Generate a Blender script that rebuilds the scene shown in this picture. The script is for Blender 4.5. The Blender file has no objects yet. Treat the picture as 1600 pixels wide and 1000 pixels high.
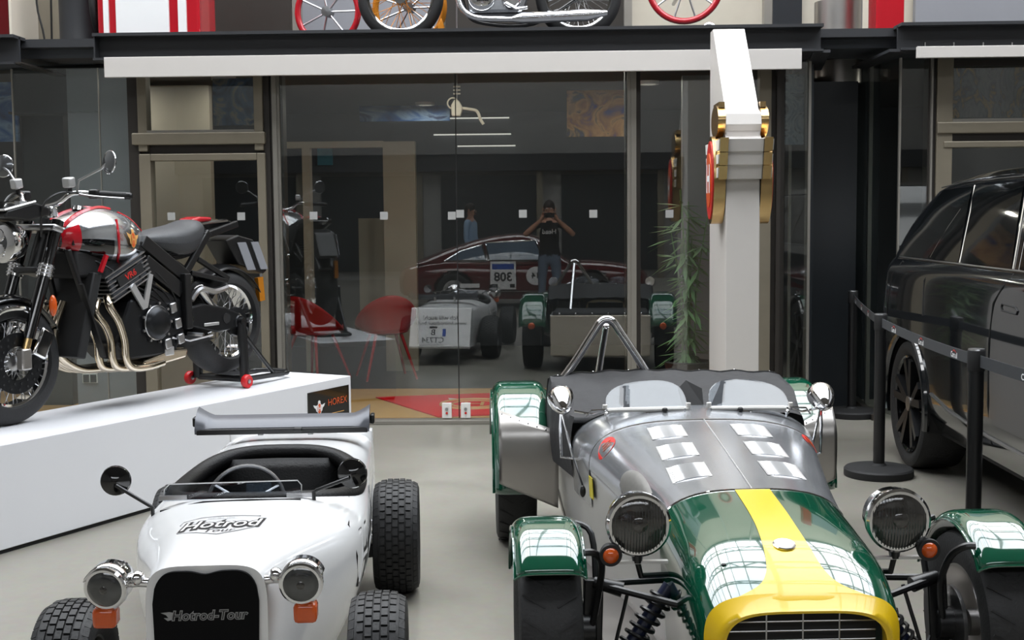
import bpy, bmesh, math, random
from mathutils import Matrix, Vector, Euler
from math import pi, sin, cos, tan, radians, sqrt, atan2

random.seed(7)
SC = bpy.context.scene
COL = SC.collection

# ------------------------------------------------------------------ camera
CAM_H = 1.55
YAW, PITCH, ROLL = 0.02963258, 0.08205103, -0.009
cam_data = bpy.data.cameras.new('camera')
cam_data.sensor_width = 36.0
cam_data.lens = 45.0                     # 2000 px focal length on a 1600 px frame
cam_data.clip_start = 0.02
cam = bpy.data.objects.new('camera', cam_data)
COL.objects.link(cam)
CAM_R = Matrix.Rotation(YAW, 3, 'Z') @ Matrix.Rotation(pi / 2 - PITCH, 3, 'X') @ Matrix.Rotation(ROLL, 3, 'Z')
cam.matrix_world = Matrix.Translation((0, 0, CAM_H)) @ CAM_R.to_4x4()
SC.camera = cam

# ------------------------------------------------------------------ daylight
world = bpy.data.worlds.new('overcast_sky')
SC.world = world
world.use_nodes = True
wn = world.node_tree
wn.nodes.clear()
w_out = wn.nodes.new('ShaderNodeOutputWorld')
w_bg = wn.nodes.new('ShaderNodeBackground')
w_co = wn.nodes.new('ShaderNodeTexCoord')
w_no = wn.nodes.new('ShaderNodeTexNoise')
w_no.inputs['Scale'].default_value = 2.2
w_no.inputs['Detail'].default_value = 5
w_ra = wn.nodes.new('ShaderNodeValToRGB')
w_ra.color_ramp.elements[0].position = 0.35
w_ra.color_ramp.elements[0].color = (0.78, 0.86, 0.96, 1)
w_ra.color_ramp.elements[1].position = 0.65
w_ra.color_ramp.elements[1].color = (1.0, 1.0, 0.99, 1)
wn.links.new(w_co.outputs['Generated'], w_no.inputs['Vector'])
wn.links.new(w_no.outputs['Fac'], w_ra.inputs['Fac'])
wn.links.new(w_ra.outputs['Color'], w_bg.inputs['Color'])
w_bg.inputs['Strength'].default_value = 8.8
wn.links.new(w_bg.outputs['Background'], w_out.inputs['Surface'])

ROOF_Z = 7.6
SKY_X0, SKY_X1 = -7.0, 7.2
SKYLIGHTS = ((3.5, 11.2), (-9.8, -6.0))                  # two glazed strips of the hall roof (start, end along the hall)
for y0, y1 in SKYLIGHTS:
    pl = bpy.data.lights.new('skylight_portal', 'AREA')
    pl.shape = 'RECTANGLE'
    pl.size, pl.size_y = SKY_X1 - SKY_X0, y1 - y0
    pl.cycles.is_portal = True
    po = bpy.data.objects.new('skylight_portal', pl)
    po.location = ((SKY_X0 + SKY_X1) / 2, (y0 + y1) / 2, ROOF_Z + 0.3)
    COL.objects.link(po)

SC.view_settings.view_transform = 'Standard'
SC.view_settings.look = 'None'
SC.view_settings.gamma = 1.0
SC.view_settings.use_curve_mapping = False
SC.view_settings.exposure = 0.0
SC.cycles.max_bounces = 10
SC.cycles.transparent_max_bounces = 16
SC.cycles.glossy_bounces = 5
SC.cycles.caustics_reflective = False
SC.cycles.caustics_refractive = False
SC.cycles.sample_clamp_indirect = 6.0
SC.cycles.use_denoising = True


def at(px, py, Y):
    """point on the vertical plane at distance Y that a photo pixel shows"""
    d = CAM_R @ Vector(((px - 800) / 2000.0, (500 - py) / 2000.0, -1.0))
    t = Y / d.y
    return Vector((d.x * t, Y, CAM_H + d.z * t))


# ------------------------------------------------------------------ materials
def srgb(r, g, b):
    def f(c):
        c /= 255.0
        return c / 12.92 if c <= 0.04045 else ((c + 0.055) / 1.055) ** 2.4
    return (f(r), f(g), f(b), 1.0)


def pmat(name, col, rough=0.5, metal=0.0, coat=0.0, spec=0.5, var=0.06, scale=9.0, bump=0.0, bscale=60.0, rvar=0.0, cior=1.5):
    m = bpy.data.materials.new(name)
    m.use_nodes = True
    nt = m.node_tree
    b = nt.nodes['Principled BSDF']
    b.inputs['Roughness'].default_value = rough
    b.inputs['Metallic'].default_value = metal
    b.inputs['Coat Weight'].default_value = coat
    b.inputs['Coat Roughness'].default_value = 0.03
    b.inputs['Coat IOR'].default_value = cior
    b.inputs['Specular IOR Level'].default_value = spec
    tc = nt.nodes.new('ShaderNodeTexCoord')
    no = nt.nodes.new('ShaderNodeTexNoise')
    no.inputs['Scale'].default_value = scale
    no.inputs['Detail'].default_value = 4
    nt.links.new(tc.outputs['Object'], no.inputs['Vector'])
    mx = nt.nodes.new('ShaderNodeMix')
    mx.data_type = 'RGBA'
    mx.inputs['A'].default_value = tuple(c * (1 - var) for c in col[:3]) + (1,)
    mx.inputs['B'].default_value = tuple(min(1, c * (1 + var)) for c in col[:3]) + (1,)
    nt.links.new(no.outputs['Fac'], mx.inputs['Factor'])
    nt.links.new(mx.outputs['Result'], b.inputs['Base Color'])
    if rvar:
        mr = nt.nodes.new('ShaderNodeMapRange')
        mr.inputs['To Min'].default_value = max(0, rough - rvar)
        mr.inputs['To Max'].default_value = rough + rvar
        nt.links.new(no.outputs['Fac'], mr.inputs['Value'])
        nt.links.new(mr.outputs['Result'], b.inputs['Roughness'])
    if bump:
        n2 = nt.nodes.new('ShaderNodeTexNoise')
        n2.inputs['Scale'].default_value = bscale
        n2.inputs['Detail'].default_value = 3
        nt.links.new(tc.outputs['Object'], n2.inputs['Vector'])
        bp = nt.nodes.new('ShaderNodeBump')
        bp.inputs['Strength'].default_value = bump
        bp.inputs['Distance'].default_value = 0.01
        nt.links.new(n2.outputs['Fac'], bp.inputs['Height'])
        nt.links.new(bp.outputs['Normal'], b.inputs['Normal'])
    return m


def glassmat(name, ior=1.55, tint=(0.93, 0.96, 0.95), rough=0.0):
    """thin architectural glass: fresnel mix of a clear pass and a mirror"""
    m = bpy.data.materials.new(name)
    m.use_nodes = True
    nt = m.node_tree
    nt.nodes.clear()
    o = nt.nodes.new('ShaderNodeOutputMaterial')
    r0 = ((ior - 1) / (ior + 1)) ** 2
    lw = nt.nodes.new('ShaderNodeLayerWeight')       # Schlick fresnel, alike from both sides
    lw.inputs['Blend'].default_value = 0.5
    pw = nt.nodes.new('ShaderNodeMath')
    pw.operation = 'POWER'
    pw.inputs[1].default_value = 5.0
    fr = nt.nodes.new('ShaderNodeMath')
    fr.operation = 'MULTIPLY_ADD'
    fr.inputs[1].default_value = 1.0 - r0
    fr.inputs[2].default_value = r0
    nt.links.new(lw.outputs['Facing'], pw.inputs[0])
    nt.links.new(pw.outputs[0], fr.inputs[0])
    tr = nt.nodes.new('ShaderNodeBsdfTransparent')
    tr.inputs['Color'].default_value = tuple(tint) + (1,)
    gl = nt.nodes.new('ShaderNodeBsdfGlossy')
    gl.inputs['Roughness'].default_value = rough
    gl.inputs['Color'].default_value = (1, 1, 1, 1)
    mx = nt.nodes.new('ShaderNodeMixShader')
    nt.links.new(fr.outputs[0], mx.inputs['Fac'])
    nt.links.new(tr.outputs['BSDF'], mx.inputs[1])
    nt.links.new(gl.outputs['BSDF'], mx.inputs[2])
    nt.links.new(mx.outputs['Shader'], o.inputs['Surface'])
    return m


def rampmat(name, stops, scale=3.0, dist=2.0, rough=0.6, kind='noise', stretch=(1, 1, 1)):
    """painted canvas: colour bands swirled by noise"""
    m = bpy.data.materials.new(name)
    m.use_nodes = True
    nt = m.node_tree
    b = nt.nodes['Principled BSDF']
    b.inputs['Roughness'].default_value = rough
    tc = nt.nodes.new('ShaderNodeTexCoord')
    mp = nt.nodes.new('ShaderNodeMapping')
    mp.inputs['Scale'].default_value = stretch
    no = nt.nodes.new('ShaderNodeTexNoise')
    no.inputs['Scale'].default_value = scale
    no.inputs['Detail'].default_value = 6
    no.inputs['Distortion'].default_value = dist
    ra = nt.nodes.new('ShaderNodeValToRGB')
    els = ra.color_ramp.elements
    while len(els) < len(stops):
        els.new(0.5)
    for e, (p, c) in zip(els, stops):
        e.position = p
        e.color = c
    nt.links.new(tc.outputs['Object'], mp.inputs['Vector'])
    nt.links.new(mp.outputs['Vector'], no.inputs['Vector'])
    nt.links.new(no.outputs['Fac'], ra.inputs['Fac'])
    nt.links.new(ra.outputs['Color'], b.inputs['Base Color'])
    return m


M = {}
M['chrome'] = pmat('chrome', (0.78, 0.78, 0.79, 1), 0.06, 1.0, var=0.03)
M['steel'] = pmat('brushed_steel', (0.45, 0.45, 0.46, 1), 0.28, 1.0, var=0.08)
M['alu'] = pmat('polished_aluminium', (0.44, 0.455, 0.48, 1), 0.20, 0.75, var=0.06, scale=4, rvar=0.06)
M['alu_dull'] = pmat('dull_aluminium', (0.42, 0.40, 0.38, 1), 0.34, 1.0, var=0.10, scale=6, rvar=0.08)
M['alu_side'] = pmat('satin_aluminium', (0.60, 0.60, 0.60, 1), 0.36, 0.75, var=0.06, scale=3)
M['rubber'] = pmat('tyre_rubber', srgb(26, 26, 27), 0.62, var=0.15, scale=20, bump=0.15, bscale=90)
M['black'] = pmat('satin_black', srgb(20, 20, 21), 0.35, var=0.1)
M['blackgloss'] = pmat('gloss_black', srgb(12, 12, 13), 0.08, coat=0.6, var=0.05)
M['blackmatte'] = pmat('matte_black', srgb(18, 18, 19), 0.7, var=0.1)
M['leather'] = pmat('black_leather', srgb(9, 9, 10), 0.45, spec=0.2, var=0.12, scale=18, bump=0.2, bscale=120)
M['seatgrey'] = pmat('dark_grey_seat', srgb(52, 53, 55), 0.5, var=0.08, bump=0.15, bscale=150)
M['vinyl'] = pmat('charcoal_vinyl', srgb(29, 29, 32), 0.7, var=0.12, scale=5, bump=0.35, bscale=14)
M['white_gloss'] = pmat('white_gelcoat', srgb(236, 236, 236), 0.16, coat=0.5, var=0.01)
M['white_lam'] = pmat('white_laminate', srgb(222, 222, 225), 0.32, var=0.012, scale=2)
M['white_board'] = pmat('off_white_board', srgb(204, 199, 194), 0.45, var=0.02)
M['white_plast'] = pmat('white_plastic', srgb(228, 226, 222), 0.4, var=0.02)
M['green'] = pmat('racing_green_paint', srgb(6, 74, 52), 0.10, coat=1.0, var=0.03, cior=1.75)
M['yellow'] = pmat('yellow_paint', srgb(222, 184, 14), 0.35, coat=0.35, var=0.02)
M['amber'] = pmat('amber_lens', srgb(205, 84, 22), 0.18, coat=0.6, var=0.12, scale=40)
M['red'] = pmat('red_paint', srgb(176, 20, 34), 0.2, coat=0.6, var=0.04)
M['darkred'] = pmat('dark_red_paint', srgb(88, 10, 16), 0.14, coat=0.8, var=0.04)
M['redplast'] = pmat('red_plastic', srgb(190, 22, 28), 0.35, var=0.06)
M['mat_red'] = pmat('red_carpet', srgb(214, 24, 32), 0.95, spec=0.1, var=0.08, scale=60, bump=0.3, bscale=300)
M['gold'] = pmat('gold_edge', (0.62, 0.43, 0.20, 1), 0.24, 1.0, var=0.1)
M['goldpaint'] = pmat('gold_print', srgb(212, 160, 92), 0.4, var=0.06)
M['brass'] = pmat('bronze_header_steel', (0.66, 0.58, 0.46, 1), 0.14, 1.0, var=0.12, scale=14)
M['lens'] = pmat('headlamp_lens', srgb(58, 60, 60), 0.06, coat=1.0, var=0.35, scale=24, bump=0.06, bscale=90)
M['lens_dark'] = pmat('headlamp_lens_dark', srgb(50, 48, 45), 0.06, coat=1.0, var=0.35, scale=20, bump=0.06, bscale=90)
M['frame_bronze'] = pmat('bronze_window_frame', srgb(134, 126, 110), 0.42, metal=0.35, var=0.14, scale=5)
M['frame_dark'] = pmat('dark_bronze_frame', srgb(58, 54, 50), 0.4, metal=0.3, var=0.12, scale=5)
M['frame_steel'] = pmat('grey_mullion_steel', srgb(146, 142, 134), 0.35, metal=0.5, var=0.10, scale=4)
M['beam'] = pmat('anthracite_beam_paint', srgb(46, 47, 50), 0.5, var=0.08, scale=3)
M['anthracite'] = pmat('anthracite_panel', srgb(34, 38, 42), 0.35, var=0.08, scale=2)
M['greypanel'] = pmat('grey_panel', srgb(132, 133, 138), 0.5, var=0.05, scale=2)
M['beige'] = pmat('beige_partition', srgb(192, 184, 168), 0.7, var=0.05)
M['wood'] = pmat('light_oak_floor', srgb(190, 146, 92), 0.75, spec=0.15, var=0.14, scale=7)
M['cream'] = pmat('cream_panel', srgb(214, 204, 188), 0.45, var=0.03)
M['skin'] = pmat('skin', srgb(190, 140, 115), 0.55, var=0.05)
M['hair'] = pmat('dark_hair', srgb(40, 30, 24), 0.6, var=0.2, scale=60)
M['jeans'] = pmat('grey_blue_denim', srgb(92, 104, 122), 0.85, var=0.12, scale=40)
M['tshirt'] = pmat('black_cotton', srgb(20, 20, 22), 0.9, var=0.1)
M['shirt'] = pmat('light_blue_cotton', srgb(160, 190, 220), 0.85, var=0.08)
M['shoe'] = pmat('dark_shoe', srgb(34, 30, 28), 0.6)
M['print_white'] = pmat('white_print', srgb(232, 232, 232), 0.5, var=0.02)
M['print_black'] = pmat('black_print', srgb(22, 22, 24), 0.4, var=0.04)
M['print_grey'] = pmat('grey_print', srgb(150, 150, 150), 0.45, var=0.04)
M['print_red'] = pmat('red_print', srgb(198, 40, 34), 0.4, var=0.04)
M['print_orange'] = pmat('orange_print', srgb(214, 92, 46), 0.35, var=0.05)
M['print_blue'] = pmat('blue_print', srgb(40, 80, 170), 0.4, var=0.04)
M['print_yellow'] = pmat('yellow_print', srgb(220, 204, 60), 0.4, var=0.04)
M['carblack'] = pmat('metallic_black_paint', srgb(20, 22, 24), 0.10, coat=1.0, var=0.05)
M['carglass'] = pmat('privacy_glass', srgb(10, 12, 13), 0.04, coat=0.5, var=0.02)
M['silver'] = pmat('silver_tank_paint', (0.42, 0.43, 0.44, 1), 0.16, 0.85, coat=0.6, var=0.08, scale=5)
M['engine'] = pmat('dark_engine_casting', srgb(44, 45, 47), 0.32, metal=0.7, var=0.2, scale=16)
M['marker'] = pmat('frosted_marker', srgb(168, 168, 166), 0.6)
M['leaf'] = pmat('bamboo_leaf', srgb(112, 146, 98), 0.55, var=0.25, scale=12)
M['pot'] = pmat('dark_planter', srgb(50, 48, 46), 0.6)
M['orange_rim'] = pmat('golden_orange_rim', srgb(206, 130, 36), 0.3, metal=0.4, var=0.1)
M['glass'] = glassmat('window_glass', 1.84)
M['glass_tint'] = glassmat('tinted_glass', 1.7, (0.42, 0.46, 0.47))
M['screen'] = glassmat('acrylic_windscreen', 1.5, (0.80, 0.83, 0.86))
M['interior'] = pmat('interior_dark_wall', srgb(84, 88, 94), 0.8, var=0.1, scale=1.5)
M['hallwall'] = pmat('hall_wall', srgb(146, 144, 141), 0.7, var=0.1, scale=1.2)


def floor_material():
    m = bpy.data.materials.new('polished_concrete')
    m.use_nodes = True
    nt = m.node_tree
    b = nt.nodes['Principled BSDF']
    tc = nt.nodes.new('ShaderNodeTexCoord')
    n1 = nt.nodes.new('ShaderNodeTexNoise')
    n1.inputs['Scale'].default_value = 0.9
    n1.inputs['Detail'].default_value = 8
    n1.inputs['Roughness'].default_value = 0.65
    n1.inputs['Distortion'].default_value = 0.6
    n2 = nt.nodes.new('ShaderNodeTexNoise')
    n2.inputs['Scale'].default_value = 24
    n2.inputs['Detail'].default_value = 6
    r1 = nt.nodes.new('ShaderNodeValToRGB')
    r1.color_ramp.elements[0].position = 0.3
    r1.color_ramp.elements[0].color = srgb(124, 121, 112)
    r1.color_ramp.elements[1].position = 0.72
    r1.color_ramp.elements[1].color = srgb(146, 142, 133)
    mx = nt.nodes.new('ShaderNodeMix')
    mx.data_type = 'RGBA'
    mx.blend_type = 'MULTIPLY'
    mx.inputs['Factor'].default_value = 0.22
    mr = nt.nodes.new('ShaderNodeMapRange')
    mr.inputs['To Min'].default_value = 0.22
    mr.inputs['To Max'].default_value = 0.42
    for n in (n1, n2):
        nt.links.new(tc.outputs['Object'], n.inputs['Vector'])
    nt.links.new(n1.outputs['Fac'], r1.inputs['Fac'])
    nt.links.new(r1.outputs['Color'], mx.inputs['A'])
    nt.links.new(n2.outputs['Color'], mx.inputs['B'])
    nt.links.new(mx.outputs['Result'], b.inputs['Base Color'])
    nt.links.new(n1.outputs['Fac'], mr.inputs['Value'])
    nt.links.new(mr.outputs['Result'], b.inputs['Roughness'])
    b.inputs['Specular IOR Level'].default_value = 0.4
    return m


M['floor'] = floor_material()


# ------------------------------------------------------------------ mesh building
def frame_of(axis):
    a = Vector(axis).normalized()
    h = Vector((0, 0, 1)) if abs(a.z) < 0.9 else Vector((1, 0, 0))
    u = h.cross(a).normalized()
    return u, a.cross(u), a


def spline(pts, n=6, closed=False):
    """Catmull-Rom through the given points"""
    P = [Vector(p) for p in pts]
    out = []
    N = len(P)
    segs = N if closed else N - 1
    for i in range(segs):
        if closed:
            p0, p1, p2, p3 = P[i - 1], P[i], P[(i + 1) % N], P[(i + 2) % N]
        else:
            p0, p1, p2, p3 = P[max(i - 1, 0)], P[i], P[i + 1], P[min(i + 2, N - 1)]
        for k in range(n):
            t = k / n
            out.append(0.5 * ((2 * p1) + (p2 - p0) * t + (2 * p0 - 5 * p1 + 4 * p2 - p3) * t * t + (3 * p1 - p0 - 3 * p2 + p3) * t ** 3))
    if not closed:
        out.append(P[-1])
    return out


def lerp_table(tab, x):
    """piecewise smooth interpolation of rows (x, a, b, ...)"""
    if x <= tab[0][0]:
        return tab[0][1:]
    for r0, r1 in zip(tab, tab[1:]):
        if x <= r1[0]:
            i = tab.index(r0)
            rm = tab[max(i - 1, 0)]
            rp = tab[min(i + 2, len(tab) - 1)]
            h = r1[0] - r0[0]
            t = (x - r0[0]) / h
            res = []
            for k in range(1, len(r0)):
                m0 = (r1[k] - rm[k]) / (r1[0] - rm[0]) * h
                m1 = (rp[k] - r0[k]) / (rp[0] - r0[0]) * h
                t2, t3 = t * t, t ** 3
                res.append((2 * t3 - 3 * t2 + 1) * r0[k] + (t3 - 2 * t2 + t) * m0 + (-2 * t3 + 3 * t2) * r1[k] + (t3 - t2) * m1)
            return tuple(res)
    return tab[-1][1:]


class MB:
    def __init__(s):
        s.v, s.f = [], []

    def add(s, vs, fs):
        o = len(s.v)
        s.v += [tuple(v) for v in vs]
        s.f += [tuple(i + o for i in f) for f in fs]
        return s

    def box(s, c, d, rot=None):
        x, y, z = d[0] / 2, d[1] / 2, d[2] / 2
        vs = [Vector((sx * x, sy * y, sz * z)) for sz in (-1, 1) for sy in (-1, 1) for sx in (-1, 1)]
        if rot is not None:
            R = Euler(rot).to_matrix() if not isinstance(rot, Matrix) else rot
            vs = [R @ v for v in vs]
        c = Vector(c)
        return s.add([v + c for v in vs], [(0, 2, 3, 1), (4, 5, 7, 6), (0, 1, 5, 4), (2, 6, 7, 3), (0, 4, 6, 2), (1, 3, 7, 5)])

    def span(s, a, b):
        return s.box([(p + q) / 2 for p, q in zip(a, b)], [abs(q - p) for p, q in zip(a, b)])

    def bar(s, p0, p1, w, h):
        """square bar between two points"""
        p0, p1 = Vector(p0), Vector(p1)
        u, v, a = frame_of(p1 - p0)
        vs = [p + u * (sx * w / 2) + v * (sy * h / 2) for p in (p0, p1) for sx, sy in ((-1, -1), (1, -1), (1, 1), (-1, 1))]
        return s.add(vs, [(3, 2, 1, 0), (4, 5, 6, 7), (0, 1, 5, 4), (1, 2, 6, 5), (2, 3, 7, 6), (3, 0, 4, 7)])

    def loft(s, rings, cap0=True, cap1=True, closed=True, wrap=False):
        n = len(rings[0])
        vs = [p for r in rings for p in r]
        fs = []
        R = len(rings)
        for i in range(R if wrap else R - 1):
            j = (i + 1) % R
            for k in range(n if closed else n - 1):
                k2 = (k + 1) % n
                fs.append((i * n + k, i * n + k2, j * n + k2, j * n + k))
        if cap0 and not wrap:
            fs.append(tuple(range(n - 1, -1, -1)))
        if cap1 and not wrap:
            fs.append(tuple((R - 1) * n + k for k in range(n)))
        return s.add(vs, fs)

    def cyl(s, p0, p1, r0, r1=None, n=16):
        r1 = r0 if r1 is None else r1
        p0, p1 = Vector(p0), Vector(p1)
        u, v, a = frame_of(p1 - p0)
        return s.loft([[p + (u * cos(2 * pi * k / n) + v * sin(2 * pi * k / n)) * r for k in range(n)] for p, r in ((p0, r0), (p1, r1))])

    def tube(s, pts, r, n=8, closed=False):
        pts = [Vector(p) for p in pts]
        N = len(pts)
        rs = r if isinstance(r, (list, tuple)) else [r] * N
        rings = []
        u = None
        for i, p in enumerate(pts):
            if closed:
                t = pts[(i + 1) % N] - pts[i - 1]
            else:
                t = pts[min(i + 1, N - 1)] - pts[max(i - 1, 0)]
            t.normalize()
            if u is None:
                u, v, _ = frame_of(t)
            else:
                u = (u - t * u.dot(t)).normalized()
                v = t.cross(u)
            rings.append([p + (u * cos(2 * pi * k / n) + v * sin(2 * pi * k / n)) * rs[i] for k in range(n)])
        return s.loft(rings, wrap=closed)

    def lathe(s, prof, o, axis, n=32, closed=False):
        """profile of (radius, height along axis)"""
        o = Vector(o)
        u, v, a = frame_of(axis)
        rings = [[o + a * h + (u * cos(2 * pi * k / n) + v * sin(2 * pi * k / n)) * max(r, 1e-4) for k in range(n)] for r, h in prof]
        return s.loft(rings, wrap=closed)

    def prism(s, poly, a0, a1, plane='yz'):
        """2D outline pushed between a0 and a1 along the third axis"""
        def P(p, a):
            return {'yz': (a, p[0], p[1]), 'xz': (p[0], a, p[1]), 'xy': (p[0], p[1], a)}[plane]
        n = len(poly)
        vs = [P(p, a0) for p in poly] + [P(p, a1) for p in poly]
        fs = [tuple(range(n - 1, -1, -1)), tuple(range(n, 2 * n))]
        fs += [(k, (k + 1) % n, n + (k + 1) % n, n + k) for k in range(n)]
        return s.add(vs, fs)

    def ball(s, c, r, nu=20, nv=12):
        rx, ry, rz = (r, r, r) if not isinstance(r, (tuple, list)) else r
        rings = []
        for j in range(nv + 1):
            t = -pi / 2 + pi * j / nv
            rr = max(cos(t), 1e-3)
            rings.append([(c[0] + rx * rr * cos(2 * pi * k / nu), c[1] + ry * rr * sin(2 * pi * k / nu), c[2] + rz * sin(t)) for k in range(nu)])
        return s.loft(rings)

    def torus(s, c, axis, R, r, n=40, m=10):
        u, v, a = frame_of(axis)
        c = Vector(c)
        return s.tube([c + (u * cos(2 * pi * k / n) + v * sin(2 * pi * k / n)) * R for k in range(n)], r, m, True)

    def grid(s, fn, nu, nv, keep=None, wrapv=False):
        vs = [fn(i / nu, j / nv) for i in range(nu + 1) for j in range(nv + 1)]
        fs = []
        for i in range(nu):
            for j in range(nv):
                q = (i * (nv + 1) + j, i * (nv + 1) + j + 1, (i + 1) * (nv + 1) + j + 1, (i + 1) * (nv + 1) + j)
                if keep is None or keep((i + 0.5) / nu, (j + 0.5) / nv):
                    fs.append(q)
        return s.add(vs, fs)

    def xform(s, mat):
        s.v = [tuple(mat @ Vector(v)) for v in s.v]
        return s

    def mesh(s, name, m, smooth=38, fix=True):
        me = bpy.data.meshes.new(name)
        me.from_pydata(s.v, [], s.f)
        if fix:
            bm = bmesh.new()
            bm.from_mesh(me)
            bmesh.ops.recalc_face_normals(bm, faces=bm.faces)
            bm.to_mesh(me)
            bm.free()
        if smooth:
            me.polygons.foreach_set('use_smooth', [True] * len(me.polygons))
            me.set_sharp_from_angle(angle=radians(smooth))
        me.materials.append(M[m] if isinstance(m, str) else m)
        return me

    def build(s, name, m, parent=None, smooth=38, bevel=0, loc=None, fix=True, thick=0):
        return link(name, s.mesh(name, m, smooth, fix), parent, bevel, loc, thick)


def link(name, me, parent=None, bevel=0, loc=None, thick=0):
    o = bpy.data.objects.new(name, me)
    COL.objects.link(o)
    o.parent = parent
    if loc is not None:
        o.location = loc
    if thick:
        md = o.modifiers.new('thickness', 'SOLIDIFY')
        md.thickness = thick
        md.offset = -1
    if bevel:
        md = o.modifiers.new('bevel', 'BEVEL')
        md.width = bevel
        md.segments = 2
        md.limit_method = 'ANGLE'
        md.angle_limit = radians(40)
    return o


def thing(name, label, cat, loc=(0, 0, 0), rz=0.0, group=None):
    o = bpy.data.objects.new(name, None)
    o.empty_display_size = 0.2
    COL.objects.link(o)
    o.location = loc
    o.rotation_euler = (0, 0, rz)
    return tag(o, label, cat, group)


def tag(o, label=None, cat=None, group=None, kind=None):
    if label:
        o['label'] = label
    if cat:
        o['category'] = cat
    if group:
        o['group'] = group
    if kind:
        o['kind'] = kind
    return o


def struct(o, label, cat=None):
    o['kind'] = 'structure'
    o['label'] = label
    o['category'] = cat or o.name.split('_')[0].split('.')[0]
    return o


def sroot(name, label, cat=None, loc=(0, 0, 0)):
    o = bpy.data.objects.new(name, None)
    COL.objects.link(o)
    o.location = loc
    return struct(o, label, cat)


def copy_part(o, parent, loc=None, rot=None, scale=None):
    c = o.copy()
    COL.objects.link(c)
    c.parent = parent
    if loc is not None:
        c.location = loc
    if rot is not None:
        c.rotation_euler = rot
    if scale is not None:
        c.scale = scale
    for ch in list(o.children):
        copy_part(ch, c)
    return c


def text_verts(body, size=1.0, shear=0.0, offset=0.0, space=1.0, bold=0.0, align='CENTER'):
    """lettering as flat verts and faces in the xy plane"""
    cu = bpy.data.curves.new('lettering', 'FONT')
    cu.body = body
    cu.size = size
    cu.shear = shear
    cu.offset = offset + bold
    cu.space_character = space
    cu.align_x = align
    cu.align_y = 'CENTER'
    cu.resolution_u = 3
    ob = bpy.data.objects.new('lettering', cu)
    COL.objects.link(ob)
    dg = bpy.context.evaluated_depsgraph_get()
    me = bpy.data.meshes.new_from_object(ob.evaluated_get(dg))
    bm = bmesh.new()
    bm.from_mesh(me)
    bmesh.ops.triangulate(bm, faces=bm.faces)
    vs = [v.co.copy() for v in bm.verts]
    fs = [tuple(v.index for v in f.verts) for f in bm.faces]
    bm.free()
    bpy.data.objects.remove(ob)
    bpy.data.curves.remove(cu)
    bpy.data.meshes.remove(me)
    return vs, fs


def lettering(body, size, m, parent, fn, name='lettering', thick=0.001, **kw):
    """lettering laid on a surface: fn maps (u right, v up) to a point"""
    vs, fs = text_verts(body, size, **kw)
    mb = MB()
    mb.add([fn(v.x, v.y) for v in vs], fs)
    return mb.build(name, m, parent, smooth=0, fix=False)


def planar(o, u, v):
    o, u, v = Vector(o), Vector(u).normalized(), Vector(v).normalized()
    return lambda a, b: o + u * a + v * b


# ------------------------------------------------------------------ wheels
def tyre_profile(R, w, rim, sq=0.25):
    """closed section (radius, x) of a tyre"""
    h = w / 2
    pts = [(rim, -h * 0.78), (rim + (R - rim) * 0.35, -h * 0.98), (rim + (R - rim) * 0.7, -h), (R - (R - rim) * sq * 0.5, -h * 0.93), (R - 0.004, -h * 0.72), (R, -h * 0.35), (R, 0),
           (R, h * 0.35), (R - 0.004, h * 0.72), (R - (R - rim) * sq * 0.5, h * 0.93), (rim + (R - rim) * 0.7, h), (rim + (R - rim) * 0.35, h * 0.98), (rim, h * 0.78), (rim - 0.012, 0)]
    return pts


def round_tyre_profile(R, w, rim):
    """motorcycle tyre section"""
    out = []
    for k in range(15):
        t = -pi * 0.62 + 1.24 * pi * k / 14
        out.append((rim + (R - rim) * (0.35 + 0.65 * cos(t * 0.8)) if abs(t) < 1.9 else rim, w / 2 * sin(t)))
    out.append((rim - 0.01, 0))
    return out


def lampmat(name, col, strength):
    m = pmat(name, col, 0.5)
    b = m.node_tree.nodes['Principled BSDF']
    b.inputs['Emission Color'].default_value = col
    b.inputs['Emission Strength'].default_value = strength
    return m


M['led'] = lampmat('led_strip', srgb(245, 240, 230), 0.7)


def round_tyre_profile(R, w, rim):
    """motorcycle tyre section (radius, x)"""
    out = []
    for k in range(13):
        t = -pi / 2 + pi * k / 12
        out.append((rim + (R - rim) * cos(t) ** 0.8 if 0 < k < 12 else rim, w / 2 * sin(t)))
    out.append((rim - 0.012, w * 0.3))
    out.append((rim - 0.012, -w * 0.3))
    return out


# ================================================================== THE SETTING
D = 9.5                                   # distance of the glazed shop front


def X(px, Y=D, py=350):
    return at(px, py, Y).x


def Z(py, Y=D, px=700):
    return at(px, py, Y).z


def panel(name, x0, x1, z0, z1, y, th, m, parent=None, bevel=0.0):
    return MB().span((x0, y, z0), (x1, y + th, z1)).build(name, m, parent, smooth=0, bevel=bevel)


struct(MB().span((-11, -12, -0.2), (11, 9.42, 0)).build('floor', 'floor', smooth=0), 'pale polished concrete floor of the hall', 'floor')
struct(MB().span((-11, 11.3, -0.2), (1.9, 15.5, 0.012)).build('floor', 'anthracite', smooth=0), 'dark grey floor deep inside the shop', 'floor')
struct(MB().span((-11, 9.5, -0.2), (1.9, 11.3, 0.012)).build('floor', 'wood', smooth=0), 'light wooden floor strip just inside the glass doors', 'floor')

struct(MB().span((1.9, 9.42, -0.2), (11, 15.5, 0.0)).build('floor', 'floor', smooth=0), 'concrete floor of the recess beyond the belt posts', 'floor')

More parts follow.
